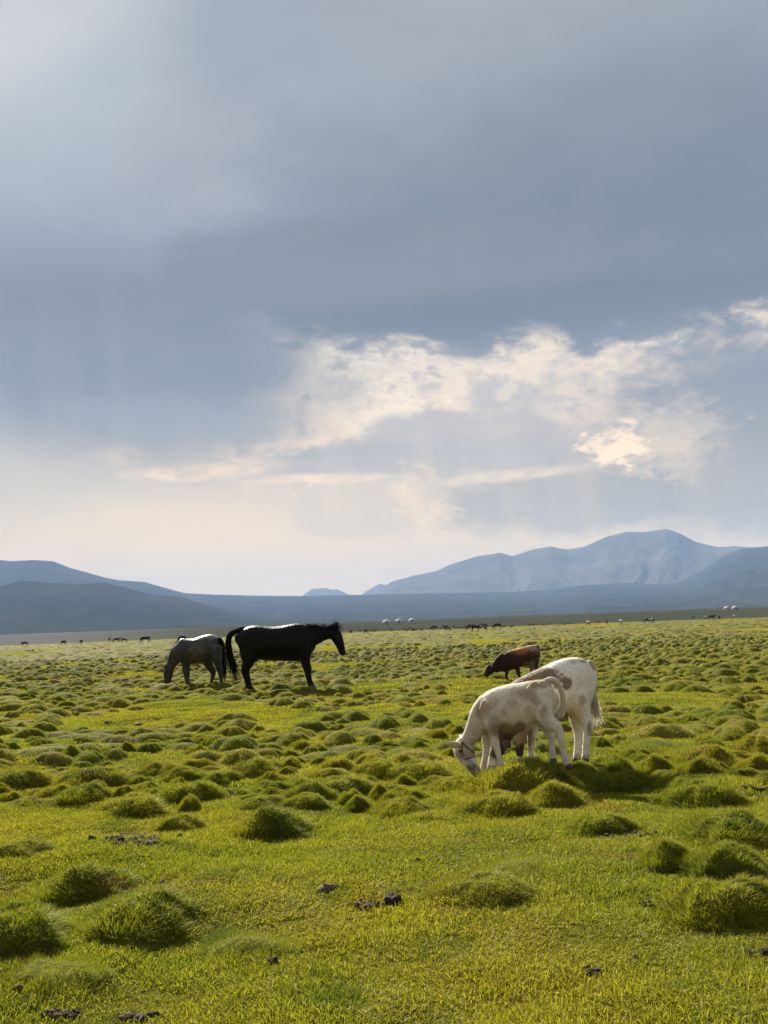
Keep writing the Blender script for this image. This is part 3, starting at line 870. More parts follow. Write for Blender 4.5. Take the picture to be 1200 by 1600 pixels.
class Beast:
    """an animal laid out over the photograph: pixels become metres at its own distance"""
    def __init__(self, name, px0, py0, Y, label, cat):
        self.Y = Y
        o3 = at_y(px0, py0, Y)
        self.o = np.array([o3[0], Y, float(ground_z(o3[0], Y))])
        self.s = Y / F_PX
        self.root = empty(name, self.o)
        tag(self.root, label, cat)
        self.bm = bmesh.new()
    def p(self, px, py, dy=0.0):
        return at_y(px, py, self.Y + dy) - self.o
    def st(self, rows):
        """rows (px, py, dy, half thickness px, half width px)"""
        return [list(self.p(a, b, c)) + [d * self.s, e * self.s] for a, b, c, d, e in rows]
    def loft(self, rows, **kw): loft(self.bm, self.st(rows), **kw)
    def trunk(self, rows, dy=0.0, slope=0.0, x0=0):
        """rows (px, top, bottom, half width px)"""
        self.loft([(x, (t + b) / 2, dy + slope * (x - x0), (b - t) / 2, hw) for x, t, b, hw in rows], segs=24, upright=True)
    def done(self, voxel, mt, smooth=5, paint=None):
        me = fuse(self.bm, voxel, smooth)
        if paint:
            n = len(me.vertices); co = np.empty(n * 3, np.float32); me.vertices.foreach_get('co', co)
            co = co.reshape(-1, 3).astype(float)
            add_attr(me, 'coat', self.paint(co, paint), 'FLOAT_COLOR')
        self.body = link('body', me, self.root, mt)
        return self.body
    def paint(self, co, spec):
        base, patches = spec
        X, Z = to_px(co + self.o)
        nz = fbm(co[:, 0] * 14, co[:, 2] * 14 + co[:, 1] * 9, 4, 5)
        col = np.tile(np.array(list(base) + [1.0]), (len(co), 1))
        for (cx, cyy, rx, ry, c, a, soft) in patches:
            l = np.hypot((X - cx) / rx, (Z - cyy) / ry) + nz * 0.6
            m = np.clip((1 + soft - l) / (2 * soft), 0, 1); m = m * m * (3 - 2 * m) * a
            col[:, :3] = col[:, :3] * (1 - m[:, None]) + np.array(c) * m[:, None]
        return col
    def part(self, name, rows_list, mt, segs=12, k=4):
        bm = bmesh.new()
        for rows in rows_list: loft(bm, self.st(rows), segs=segs, k=k)
        bmesh.ops.recalc_face_normals(bm, faces=bm.faces)
        me = bpy.data.meshes.new(name); bm.to_mesh(me); bm.free()
        me.polygons.foreach_set('use_smooth', np.ones(len(me.polygons), dtype=bool))
        return link(name, me, self.root, mt)
    def ball(self, name, px, py, dy, r, mt, sc=(1, 1, 1)):
        bm = bmesh.new(); bmesh.ops.create_uvsphere(bm, u_segments=10, v_segments=7, radius=r)
        for v in bm.verts: v.co = Vector((v.co.x * sc[0], v.co.y * sc[1], v.co.z * sc[2]))
        me = bpy.data.meshes.new(name); bm.to_mesh(me); bm.free()
        me.polygons.foreach_set('use_smooth', np.ones(len(me.polygons), dtype=bool))
        o = link(name, me, self.root, mt); o.location = self.p(px, py, dy)
        return o
    def strands(self, name, path, n, length, width, mt, spread=0.02, seed=0, grav=0.5, jit=0.3, direc=None, dirjit=0.25):
        """hair: ribbons rooted along a path (rows px,py,dy), each bending under its own weight"""
        rg = np.random.default_rng(seed)
        C = np.array([self.p(*q) for q in path]); C = spline(C, 6)
        t = rg.uniform(0, len(C) - 1.001, n); i = t.astype(int); f = (t - i)[:, None]
        root = C[i] * (1 - f) + C[i + 1] * f + rg.normal(0, spread, (n, 3))
        T = C[i + 1] - C[i]; T /= np.linalg.norm(T, axis=1, keepdims=True)
        d = T if direc is None else np.tile(np.asarray(direc, float), (n, 1))
        d = d + rg.normal(0, dirjit, (n, 3)); d /= np.linalg.norm(d, axis=1, keepdims=True)
        L = length * rg.uniform(1 - jit, 1 + jit, n)
        K = 6; pts = [root]; cur = root.copy(); dd = d.copy()
        for s_ in range(K):
            dd = dd + np.array([0, 0, -grav / K]) + rg.normal(0, 0.05, (n, 3)); dd /= np.linalg.norm(dd, axis=1, keepdims=True)
            cur = cur + dd * (L / K)[:, None]; pts.append(cur.copy())
        side = np.cross(d, np.array([0, 1.0, 0])); side += rg.normal(0, 0.3, (n, 3)); side /= np.linalg.norm(side, axis=1, keepdims=True) + 1e-9
        V = []
        for s_, q in enumerate(pts):
            wv = width * (1 - 0.75 * s_ / K) / 2
            V += [q - side * wv, q + side * wv]
        V = np.stack(V, 1)
        m = 2 * (K + 1)
        base = (np.arange(n) * m)[:, None]
        F = np.concatenate([base + np.array([2 * s_, 2 * s_ + 1, 2 * s_ + 3, 2 * s_ + 2]) for s_ in range(K)])
        me = mesh_np(name, V.reshape(-1, 3), F, smooth=True)
        return link(name, me, self.root, mt)
    def fuzz(self, n, length, width, mt, seed=0, coat=True):
        """short coat hair standing off the skin; it catches the light along the outline"""
        me = self.body.data; rg = np.random.default_rng(seed)
        nv = len(me.vertices)
        co = np.empty(nv * 3, np.float32); me.vertices.foreach_get('co', co); co = co.reshape(-1, 3)
        no = np.empty(nv * 3, np.float32); me.vertices.foreach_get('normal', no); no = no.reshape(-1, 3)
        i = rg.integers(0, nv, n)
        d = no[i] + np.array([0, 0, -0.35]) + rg.normal(0, 0.35, (n, 3)); d /= np.linalg.norm(d, axis=1, keepdims=True)
        side = np.cross(d, rg.normal(0, 1, (n, 3))); side /= np.linalg.norm(side, axis=1, keepdims=True) + 1e-9
        L = length * rg.uniform(0.5, 1.2, n)[:, None]
        V = np.stack([co[i] - side * width, co[i] + side * width, co[i] + d * L], 1).reshape(-1, 3)
        F = np.arange(n * 3).reshape(-1, 3)
        m2 = mesh_np('coat', V, F, smooth=False)
        if coat:
            c = np.empty(nv * 4, np.float32); me.attributes['coat'].data.foreach_get('color', c); c = c.reshape(-1, 4)
            add_attr(m2, 'coat', np.repeat(c[i], 3, axis=0), 'FLOAT_COLOR')
        return link('coat', m2, self.root, mt)

def coat_mat(name, col=None, rough=0.6, sheen=0.3, noise=0.12, spec=0.25, grain=60):
    m, nt = mat(name)
    tcn = nt.new('ShaderNodeTexCoord'); O = tcn.outputs['Object']
    if col is None:
        a = nt.new('ShaderNodeAttribute', attribute_name='coat'); c = a.outputs['Color']
    else: c = col
    n1 = nt.noise(nt.vmath('MULTIPLY', O, (1, 1, 0.45)), grain, 4, 0.6)
    n2 = nt.noise(O, 7, 4, 0.6)
    c = nt.mix(1.0, c, nt.mix(nt.rng(n2, 0.3, 0.7), (1 - noise * 1.3, 1 - noise * 1.5, 1 - noise * 1.8, 1), (1 + noise, 1 + noise, 1 + noise, 1)), 'MULTIPLY')
    c = nt.mix(1.0, c, nt.mix(nt.rng(n1, 0.3, 0.7), (0.86, 0.85, 0.84, 1), (1.1, 1.1, 1.1, 1)), 'MULTIPLY')
    sh = pbsdf(nt, c, rough, bump(nt, nt.math('ADD', n1, nt.math('ADD', nt.math('MULTIPLY', n2, 2.5), nt.math('MULTIPLY', nt.noise(nt.vmath('MULTIPLY', O, (1, 1, 0.5)), 16, 3, 0.5), 2.0))), 0.5, 0.012), spec, Sheen_Weight=sheen, Sheen_Roughness=0.4)
    finish(nt, sh)
    return m
def hair_mat(name, col=None, trans=0.5, attr=None):
    m, nt = mat(name)
    if attr: c = nt.new('ShaderNodeAttribute', attribute_name='coat').outputs['Color']
    else: c = col
    d = nt.new('ShaderNodeBsdfDiffuse'); nt.put(d.inputs[0], c)
    t = nt.new('ShaderNodeBsdfTranslucent'); nt.put(t.inputs[0], c)
    mx = nt.new('ShaderNodeMixShader'); mx.inputs[0].default_value = trans
    nt.put(mx.inputs[1], d.outputs[0]); nt.put(mx.inputs[2], t.outputs[0]); finish(nt, mx.outputs[0])
    return m
m_black = coat_mat('black_horse_coat', (0.0026, 0.0021, 0.0019, 1), 0.44, 0.0, 0.05, 0.13)
m_greyc = coat_mat('grey_horse_coat', None, 0.42, 0.1, 0.32, 0.35)
m_calf = coat_mat('calf_coat', None, 0.75, 0.35, 0.09, 0.15)
m_fuzz = hair_mat('calf_coat_hair', attr=True, trans=0.5)
m_bhair = hair_mat('black_horse_hair', (0.010, 0.009, 0.009, 1), 0.2)
m_ghair = hair_mat('grey_horse_hair', (0.05, 0.045, 0.04, 1), 0.3)
m_whair = hair_mat('pale_tail_hair', (0.62, 0.55, 0.44, 1), 0.5)
m_hoof, nt = mat('dark_hoof'); finish(nt, pbsdf(nt, (0.055, 0.042, 0.034, 1), 0.5, None, 0.4))
m_eye, nt = mat('wet_dark_eye'); finish(nt, pbsdf(nt, (0.008, 0.006, 0.005, 1), 0.08, None, 0.6))
m_rope, nt = mat('brown_rope'); finish(nt, pbsdf(nt, (0.10, 0.065, 0.04, 1), 0.9, None, 0.1))
m_muz, nt = mat('pinkish_muzzle'); finish(nt, pbsdf(nt, (0.26, 0.18, 0.14, 1), 0.5, None, 0.4))

# ---- black horse standing in profile
Yb = 1.4 * F_PX / (1079 - 987)
b = Beast('horse', 435, 1079, Yb, 'black horse standing in profile with a long tail and windblown mane', 'horse')
b.trunk([(372, 991, 1009, 9), (377, 985, 1020, 14), (386, 980, 1028, 17.5), (400, 977.5, 1030, 18), (418, 979, 1032, 19), (435, 978.8, 1032.5, 20), (450, 976.5, 1032.5, 19),
         (462, 974.8, 1033, 17), (473, 975.5, 1033.5, 15), (482, 980, 1030, 13), (487.5, 989, 1020, 9)])
b.loft([(464, 1000, 0, 24, 11), (478, 996, 0, 20, 9), (493, 992.5, 0, 15, 7), (507, 989.5, 0, 11, 5.5), (519, 988, 0, 9.5, 5), (525, 988, 0, 8, 4.5)])
b.loft([(521, 986.5, 0, 7, 4.6), (525, 993, 0, 9.5, 5.2), (529, 1002, 0, 8.2, 4.6), (532.5, 1011, 0, 6.4, 3.8), (534.6, 1018, 0, 5.6, 3.6), (535.5, 1022, 0, 4.6, 3.2)], k=4)
# hind legs (near, far), forelegs
b.loft([(388, 1008, -.14, 15, 7), (389, 1022, -.15, 14, 7), (388, 1034, -.15, 10, 5.5), (384.5, 1043, -.15, 7.6, 4), (384, 1050, -.15, 6.4, 3.6), (386.5, 1060, -.15, 5, 3), (389, 1070, -.15, 4.8, 3), (390.5, 1076, -.15, 5.2, 3.4), (391, 1080, -.15, 5.5, 3.6)])
b.loft([(390, 1010, .14, 14, 7), (390, 1024, .15, 12, 6), (387, 1036, .15, 8, 5), (383, 1044, .15, 6.8, 4), (382.5, 1052, .15, 5, 3.4), (385, 1062, .15, 4, 3), (388, 1072, .15, 4.6, 3), (391, 1078, .15, 5, 3.4)])
b.loft([(476, 1012, -.13, 12, 6), (476.5, 1026, -.14, 9, 5), (478.5, 1036, -.14, 6.8, 4), (481.5, 1045, -.14, 6, 3.8), (482.5, 1053, -.14, 4, 3), (484, 1062, -.14, 3.8, 2.8), (486, 1068, -.14, 4.4, 3), (487, 1072, -.14, 4.8, 3.4)])
b.loft([(475, 1012, .13, 12, 6), (475, 1026, .14, 8.5, 5), (476.5, 1036, .14, 6.2, 4), (478.5, 1044, .14, 5.4, 3.8), (480, 1053, .14, 3.8, 3), (482, 1062, .14, 3.6, 2.8), (484.5, 1069, .14, 4.2, 3), (486, 1073, .14, 4.6, 3.4)])
b.loft([(403, 1026, 0, 4, 3), (401, 1031, 0, 3, 2.4), (400, 1034, 0, 1.6, 1.6)], k=3)
b.done(0.015, m_black, 12)
for x, y, d in ((392, 1082, -.15), (392, 1080.5, .15), (488, 1074.5, -.14), (487, 1075.5, .14)):
    b.part('hoof', [[(x - 0.6, y - 4, d, 4.4, 3.6), (x + .2, y, d, 5.4, 4.6), (x + .6, y + 2.0, d, 5.8, 5)]], m_hoof, k=2)
b.part('ear', [[(524, 984, -.05, 2.6, 1.8), (526, 978, -.055, 2.5, 1.5), (528.5, 971, -.06, .6, .5)]], m_black, 8)
b.part('ear', [[(522.5, 984, .05, 2.6, 1.8), (524, 978, .055, 2.5, 1.5), (525.5, 971.5, .06, .6, .5)]], m_black, 8)
for sgn in (-1, 1): b.ball('eye', 529, 996, sgn * .062, 0.02, m_eye)
b.part('tail', [[(386, 982.5, 0, 3, 3), (378, 984, 0, 4.4, 3.8), (370, 986.5, 0, 3.8, 3.4), (362, 990, 0, 4.2, 3.6), (357.5, 998, 0, 4.6, 4), (357, 1012, 0, 4.8, 4.2), (360, 1026, 0, 5, 4.4), (364.5, 1040, 0, 4.2, 4), (368, 1050, 0, 2.6, 2.6)]], m_bhair, 12)
b.strands('tail_hair', [(357, 1000, 0), (357.5, 1014, 0), (360.5, 1028, 0), (364.5, 1040, 0)], 420, 0.40, 0.008, m_bhair, 0.035, 3, 0.35, 0.35, dirjit=0.12)
b.strands('mane', [(478, 977.5, 0), (490, 979, 0), (502, 980.5, 0), (514, 981, 0), (522, 981, 0)], 420, 0.20, 0.010, m_bhair, 0.014, 4, 1.6, 0.45, direc=(0.85, -0.35, 0.42), dirjit=0.34)
b.strands('forelock', [(517, 981, 0), (521, 980, 0), (525, 979, 0), (528, 982, 0)], 130, 0.25, 0.011, m_bhair, 0.02, 6, 2.6, 0.4, direc=(-0.1, 0.0, 1.0), dirjit=0.60)

# ---- grey horse grazing, head down to the left
Yg = 1.4 * F_PX / (1071 - 991)
g_ = Beast('horse', 312, 1071, Yg, 'dark grey horse grazing head down behind the tail of the black one', 'horse')
g_.trunk([(346, 1001, 1020, 9), (341, 995, 1029, 13), (330, 991.3, 1034, 16.5), (316, 993.5, 1036.5, 17.5), (303, 998, 1037.5, 17.5), (292, 998, 1037.5, 16), (283, 998, 1036, 14), (277, 1005, 1030, 10)], 0, 0.004, 312)
g_.loft([(290, 1014, .02, 16, 9), (280, 1020, 0, 13.5, 7.5), (273, 1029, -.03, 10.5, 6), (268, 1038, -.05, 8, 5), (265, 1044, -.06, 7, 4.5)])
g_.loft([(265, 1042, -.06, 6.5, 4.8), (263.5, 1048, -.07, 8.2, 5), (262.5, 1055, -.08, 7.4, 4.6), (262, 1062, -.09, 6, 4), (262, 1067, -.1, 5.2, 3.6)])
g_.loft([(291, 1022, -.1, 10, 6), (291.5, 1034, -.12, 6.6, 5), (292, 1044, -.12, 4.6, 3.6), (293, 1052, -.12, 4, 3.2), (293.5, 1060, -.12, 2.8, 2.6), (295, 1067, -.12, 3.2, 2.8), (296, 1071, -.12, 3.8, 3.2)])
g_.loft([(288, 1020, .14, 9, 6), (288, 1034, .15, 6, 4), (289, 1046, .15, 4, 3.4), (290, 1056, .15, 3, 2.6), (292, 1064, .15, 3, 2.6), (293, 1068, .15, 3.4, 3)])
g_.loft([(322, 1018, .1, 13, 6), (323, 1030, .12, 9, 6), (327, 1040, .12, 6.5, 4.6), (332.5, 1049, .12, 5, 3.6), (332.8, 1055, .12, 3.6, 3), (331, 1062, .12, 2.8, 2.6), (330.5, 1067, .12, 3.2, 2.8)])
g_.loft([(336, 1012, -.1, 12, 6), (338, 1026, -.12, 9, 6), (341, 1038, -.12, 6.2, 4.6), (344, 1048, -.12, 5, 3.6), (345, 1056, -.12, 3.4, 3), (345.5, 1063, -.12, 2.8, 2.6), (346, 1068, -.12, 3.2, 3)])
dg_ = (0.024, 0.025, 0.025)
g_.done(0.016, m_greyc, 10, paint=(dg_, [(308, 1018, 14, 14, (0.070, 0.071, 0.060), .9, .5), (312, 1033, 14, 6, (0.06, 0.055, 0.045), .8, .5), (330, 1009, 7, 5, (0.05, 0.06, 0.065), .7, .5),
     (320, 993, 30, 5, (0.22, 0.21, 0.19), .8, .5), (272, 1018, 8, 22, (0.05, 0.045, 0.038), .7, .6), (262, 1056, 12, 14, (0.018, 0.016, 0.016), .9, .4), (330, 1055, 40, 14, (0.014, 0.013, 0.013), .9, .4)]))  # whitish strip along the back paints its sunlit top; the rest is coat
for x, y, d in ((296.5, 1073, -.12), (293.5, 1070, .15), (330.8, 1069.5, .12), (346.3, 1070.5, -.12)):
    g_.part('hoof', [[(x, y - 3, d, 3.2, 3), (x + .1, y, d, 4, 3.8), (x, y + 1.6, d, 4.4, 4.2)]], m_hoof, k=2)
g_.part('ear', [[(262, 1043, -.12, 2, 1.4), (257.5, 1042, -.14, 1.8, 1.2), (253.5, 1041, -.16, .5, .4)]], m_ghair, 8)
g_.part('ear', [[(264, 1041, .0, 2, 1.4), (260.5, 1039.5, .03, 1.8, 1.2), (257.5, 1038, .05, .5, .4)]], m_ghair, 8)
g_.ball('eye', 259, 1050, -.16, 0.02, m_eye); g_.ball('eye', 259, 1050, .02, 0.02, m_eye)
g_.part('tail', [[(343, 998, 0, 3, 3), (347, 1006, 0, 3.6, 3.2), (348.5, 1020, 0, 3.8, 3.4), (349.5, 1036, 0, 3.8, 3.4), (350.5, 1050, 0, 3, 2.8)]], m_bhair, 10)
g_.strands('tail_hair', [(347.5, 1010, 0), (349, 1028, 0), (350, 1042, 0)], 220, 0.42, 0.009, m_bhair, 0.03, 8, 0.1, 0.3, dirjit=0.06)
g_.strands('mane', [(289, 998, .01), (281, 1003, -.01), (273, 1017, -.03), (267, 1030, -.05)], 260, 0.17, 0.010, m_ghair, 0.014, 9, 1.2, 0.4, direc=(-0.55, -0.5, 0.35), dirjit=0.3)
g_.part('back_tuft', [[(290, 997.5, 0, 2.5, 4), (284, 996.5, 0, 2.8, 5), (279.5, 998.5, 0, 2, 4), (278.5, 1004, 0, 1, 2)]], m_bhair, 8)

# ---- brown calf behind
Yc = 1.4 * F_PX / (1060 - 972)
c_ = Beast('calf', 805, 1060, Yc, 'dark brown calf with rim light painted along its back grazing behind the two pale ones', 'calf')
c_.trunk([(840, 1012, 1030, 6), (837, 1008.5, 1034, 9), (829, 1008.5, 1038, 11), (818, 1011, 1041, 12.5), (806, 1014, 1043, 12.5), (795, 1017, 1048, 11.5), (787, 1022, 1050, 9.5), (781, 1029, 1047, 7)])
c_.loft([(790, 1033, 0, 15, 8), (783, 1037, 0, 12.5, 6.5), (777, 1041, 0, 10, 5), (772, 1043, 0, 8, 4.4)])
c_.loft([(773.5, 1041, 0, 5.5, 4.6), (768, 1044, 0, 7.5, 4.6), (763.5, 1049, 0, 6.2, 3.8), (760.5, 1053.5, 0, 4.6, 3.2), (759.5, 1056, 0, 3.6, 2.8)])
c_.loft([(806, 1034, -.07, 7, 4), (808, 1043, -.08, 4.6, 3.2), (809.5, 1049, -.08, 3.2, 2.6), (811, 1055, -.08, 2.4, 2.2), (811.6, 1059, -.08, 2.7, 2.4)])
c_.loft([(792, 1040, .07, 6, 3.8), (792, 1048, .08, 3.6, 2.8), (791, 1053, .08, 2.6, 2.2), (791, 1059, .08, 2.6, 2.4)])
c_.loft([(831, 1026, -.07, 9, 4), (830.5, 1036, -.08, 6, 3.4), (831, 1044, -.08, 3.8, 2.8), (830, 1051, -.08, 2.5, 2.2), (829.5, 1058, -.08, 2.8, 2.4)])
c_.loft([(836, 1024, .07, 8, 4), (837, 1034, .08, 5, 3.4), (838, 1043, .08, 3.4, 2.8), (837, 1050, .08, 2.4, 2.2), (836.5, 1057, .08, 2.7, 2.4)])
c_.done(0.013, m_calf, 4, paint=((0.055, 0.026, 0.011), [(812, 1011, 42, 9, (0.34, 0.15, 0.05), .95, .5), (835, 1012, 14, 6, (0.30, 0.22, 0.15), .8, .5), (828, 1040, 9, 8, (0.20, 0.13, 0.08), .7, .5),  # lighter strip on the back paints sunlight along the rim into the coat
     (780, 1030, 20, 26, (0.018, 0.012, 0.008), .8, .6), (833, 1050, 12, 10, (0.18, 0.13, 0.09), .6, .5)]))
c_.fuzz(9000, 0.022, 0.0016, m_fuzz, 3)
for x, y, d in ((811.8, 1060.5, -.08), (791, 1060, .08), (829.3, 1059.5, -.08), (836.4, 1058.5, .08)):
    c_.part('hoof', [[(x, y - 2, d, 2.5, 2.4), (x, y + .8, d, 3.1, 3)]], m_hoof, k=2)
c_.part('ear', [[(770, 1040, -.07, 1.6, 1.2), (768, 1041, -.13, 2.2, 1.2), (767, 1043, -.17, .6, .5)]], m_calf, 8)
c_.part('ear', [[(768, 1037.5, .06, 1.6, 1.2), (764, 1036, .11, 2, 1.2), (761, 1035.5, .15, .6, .5)]], m_calf, 8)
c_.ball('eye', 766.5, 1045, -.068, 0.012, m_eye); c_.ball('eye', 766.5, 1045, .068, 0.012, m_eye)
c_.part('tail', [[(838.5, 1009, 0, 1.8, 1.8), (841.5, 1013, 0, 1.6, 1.6), (842, 1024, 0, 1.3, 1.3), (842, 1034, 0, 1.2, 1.2)]], m_calf, 8)
c_.strands('tail_switch', [(842, 1026, 0), (842, 1034, 0), (842, 1038, 0)], 120, 0.10, 0.004, m_whair, 0.010, 2, 0.2, 0.3, dirjit=0.1)
for o in list(c_.root.children):
    if o.name.startswith(('ear', 'tail')) and 'switch' not in o.name:
        add_attr(o.data, 'coat', np.tile([0.09, 0.055, 0.03, 1], (len(o.data.vertices), 1)), 'FLOAT_COLOR')

def tint_parts(beast, col, names=('ear', 'tail')):
    for o in list(beast.root.children):
        if o.name.split('.')[0] in names and 'coat' not in o.data.attributes:
            add_attr(o.data, 'coat', np.tile(list(col) + [1], (len(o.data.vertices), 1)), 'FLOAT_COLOR')

# ---- white calf, the taller one, mostly behind the cream one
Yw = 1.4 * F_PX / (1190 - 969) + 0.30
w_ = Beast('calf', 905, 1190, Yw, 'taller white calf with a round tan spot on its flank and hanging tail', 'calf')
w_.trunk([(927, 1046, 1078, 12), (921, 1036, 1098, 21), (910, 1029.5, 1108, 26), (895, 1028.5, 1115, 27), (876, 1032.5, 1120, 28), (856, 1040.5, 1126, 28), (836, 1049.5, 1131, 27),
          (816, 1059, 1137, 24), (800, 1069, 1141, 21), (789, 1082, 1138, 15)], 0.0, 0.0)
w_.loft([(806, 1105, 0, 30, 16), (797, 1126, 0, 23, 12), (789, 1146, 0, 15, 9), (783, 1160, 0, 11, 8)])
w_.loft([(784, 1158, 0, 10, 8), (779, 1168, 0, 12, 8.5), (774, 1180, 0, 10, 7.5), (770, 1192, 0, 7.6, 6.2), (768, 1201, 0, 6.6, 5.8)])
w_.loft([(823, 1112, -.10, 18, 9), (819, 1132, -.11, 13, 8), (815, 1148, -.11, 7.92, 6.16), (812.5, 1162, -.11, 7.04, 5.28), (812, 1173, -.11, 6.16, 4.75), (812, 1184, -.11, 4.40, 4.05), (812, 1192, -.11, 5.28, 4.40)])
w_.loft([(832, 1112, .10, 17, 9), (832, 1132, .11, 12, 8), (831, 1148, .11, 7.48, 6.16), (830, 1160, .11, 6.60, 5.28), (830, 1170, .11, 5.28, 4.40), (830, 1180, .11, 5.63, 4.40), (830, 1186, .11, 5.81, 4.75)])
w_.loft([(904, 1072, -.10, 19, 11), (905, 1094, -.12, 17, 10), (910, 1112, -.12, 12.5, 8), (916, 1126, -.12, 9.4, 6.4), (918.5, 1136, -.12, 8.2, 6), (917, 1148, -.12, 5.81, 4.75), (915.5, 1162, -.12, 5.28, 4.40), (915.5, 1175, -.12, 5.81, 4.58), (915, 1184, -.12, 6.16, 5.10)])
w_.loft([(898, 1082, .11, 20, 10), (898, 1102, .12, 16, 9), (898.5, 1117, .12, 11, 8), (901, 1132, .12, 8.6, 6.4), (903, 1142, .12, 7.04, 5.28), (903, 1154, .12, 5.81, 4.75), (902.5, 1166, .12, 5.46, 4.40), (902, 1177, .12, 5.98, 4.75), (901.5, 1184, .12, 6.16, 5.10)])
w_.loft([(912, 1040, -.09, 9, 4), (906, 1052, -.135, 14, 5), (898, 1066, -.14, 12, 5)])
w_.loft([(884, 1113, 0, 6, 5), (882, 1119, 0, 4, 4), (879, 1123, 0, 2.4, 2.4)], k=3)
W0 = (0.74, 0.71, 0.64)
TAN = (0.17, 0.12, 0.08)
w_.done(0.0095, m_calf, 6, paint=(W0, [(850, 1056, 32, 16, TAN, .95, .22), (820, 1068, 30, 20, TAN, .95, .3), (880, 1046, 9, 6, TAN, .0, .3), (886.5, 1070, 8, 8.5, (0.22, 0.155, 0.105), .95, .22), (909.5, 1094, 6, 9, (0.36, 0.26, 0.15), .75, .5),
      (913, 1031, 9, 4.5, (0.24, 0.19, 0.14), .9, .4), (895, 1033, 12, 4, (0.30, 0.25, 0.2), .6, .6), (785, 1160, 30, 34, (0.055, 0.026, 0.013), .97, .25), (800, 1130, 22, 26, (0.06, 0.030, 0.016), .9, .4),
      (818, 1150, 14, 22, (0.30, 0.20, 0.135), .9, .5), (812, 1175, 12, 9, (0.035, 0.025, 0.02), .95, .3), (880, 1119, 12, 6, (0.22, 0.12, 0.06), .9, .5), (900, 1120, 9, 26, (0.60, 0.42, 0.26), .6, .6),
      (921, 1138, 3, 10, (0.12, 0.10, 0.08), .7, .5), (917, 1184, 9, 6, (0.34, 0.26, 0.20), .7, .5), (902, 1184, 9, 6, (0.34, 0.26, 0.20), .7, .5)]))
w_.fuzz(26000, 0.012, 0.0010, m_fuzz, 5)
for x, y, d in ((812, 1194, -.11), (830, 1188, .11), (914.5, 1188, -.12), (901, 1188, .12)):
    w_.part('hoof', [[(x, y - 3, d, 5.6, 4.6), (x - .4, y, d, 6.0, 5.0), (x - .6, y + 3, d, 6.4, 5.4)]], m_hoof, k=2)
w_.part('ear', [[(787, 1160, -.05, 4, 3), (793, 1164, -.13, 6.5, 3), (797, 1168, -.19, 2, 1)]], m_calf, 10)
w_.part('ear', [[(781, 1154, .05, 4, 3), (777, 1150, .12, 6.5, 3), (774, 1149, .17, 2, 1)]], m_calf, 10)
w_.ball('eye', 776, 1170, -.056, 0.014, m_eye); w_.ball('eye', 776, 1170, .056, 0.014, m_eye)
w_.part('tail', [[(921, 1035, 0, 4.6, 4.6), (927, 1041, 0, 4.2, 4), (929.5, 1054, 0, 3.2, 3), (930, 1070, -.01, 2.8, 2.6), (929.5, 1086, -.02, 2.8, 2.8), (930, 1098, -.02, 3, 3)]], m_calf, 10)
w_.strands('tail_switch', [(929.8, 1088, -.02), (930, 1096, -.02), (931, 1105, -.02)], 380, 0.16, 0.0035, m_whair, 0.013, 7, 0.25, 0.35, dirjit=0.16)
w_.part('muzzle', [[(769.5, 1196, 0, 7.2, 6.3), (767.5, 1202.5, 0, 6.8, 6.1), (767, 1206, 0, 4.5, 4.2)]], m_muz, 12)
for o in list(w_.root.children):
    if o.name.startswith('ear'): add_attr(o.data, 'coat', np.tile([0.05, 0.026, 0.015, 1], (len(o.data.vertices), 1)), 'FLOAT_COLOR')
tint_parts(w_, (0.48, 0.42, 0.33))

# ---- cream calf in front, tail lifted, rope halter
Yf = 1.4 * F_PX / (1197 - 972) - 0.12
f_ = Beast('calf', 815, 1197, Yf, 'cream calf grazing in front with its tail lifted and a rope halter', 'calf')
f_.trunk([(866, 1079, 1106, 10), (859, 1066, 1121, 18), (848, 1063, 1128, 21.5), (832, 1064.5, 1130, 23), (814, 1068, 1141, 24), (795, 1071, 1144, 24.5), (777, 1075.5, 1144, 23), (763, 1081.5, 1142, 20),
          (752, 1090, 1136, 17), (745, 1101, 1128, 12)])
f_.loft([(768, 1108, 0, 27, 15), (756, 1119, -.01, 23, 12), (745.5, 1134, -.02, 17, 10), (737, 1148, -.03, 13, 8.6), (730, 1159, -.04, 11, 8)])
f_.loft([(727, 1157, -.04, 10.5, 8.6), (723.5, 1167, -.05, 14.5, 9.6), (726.5, 1178, -.07, 14.5, 8.8), (733, 1189, -.09, 11.2, 7.6), (739, 1198, -.11, 8.8, 6.8), (743, 1205, -.12, 7.4, 6.2)])
f_.loft([(764, 1096, -.085, 11, 4), (763, 1110, -.10, 14, 5), (766, 1124, -.10, 12, 5)])
f_.loft([(840, 1070, -.08, 8, 4), (833, 1078, -.105, 10, 4.5), (825, 1088, -.10, 8, 4)])
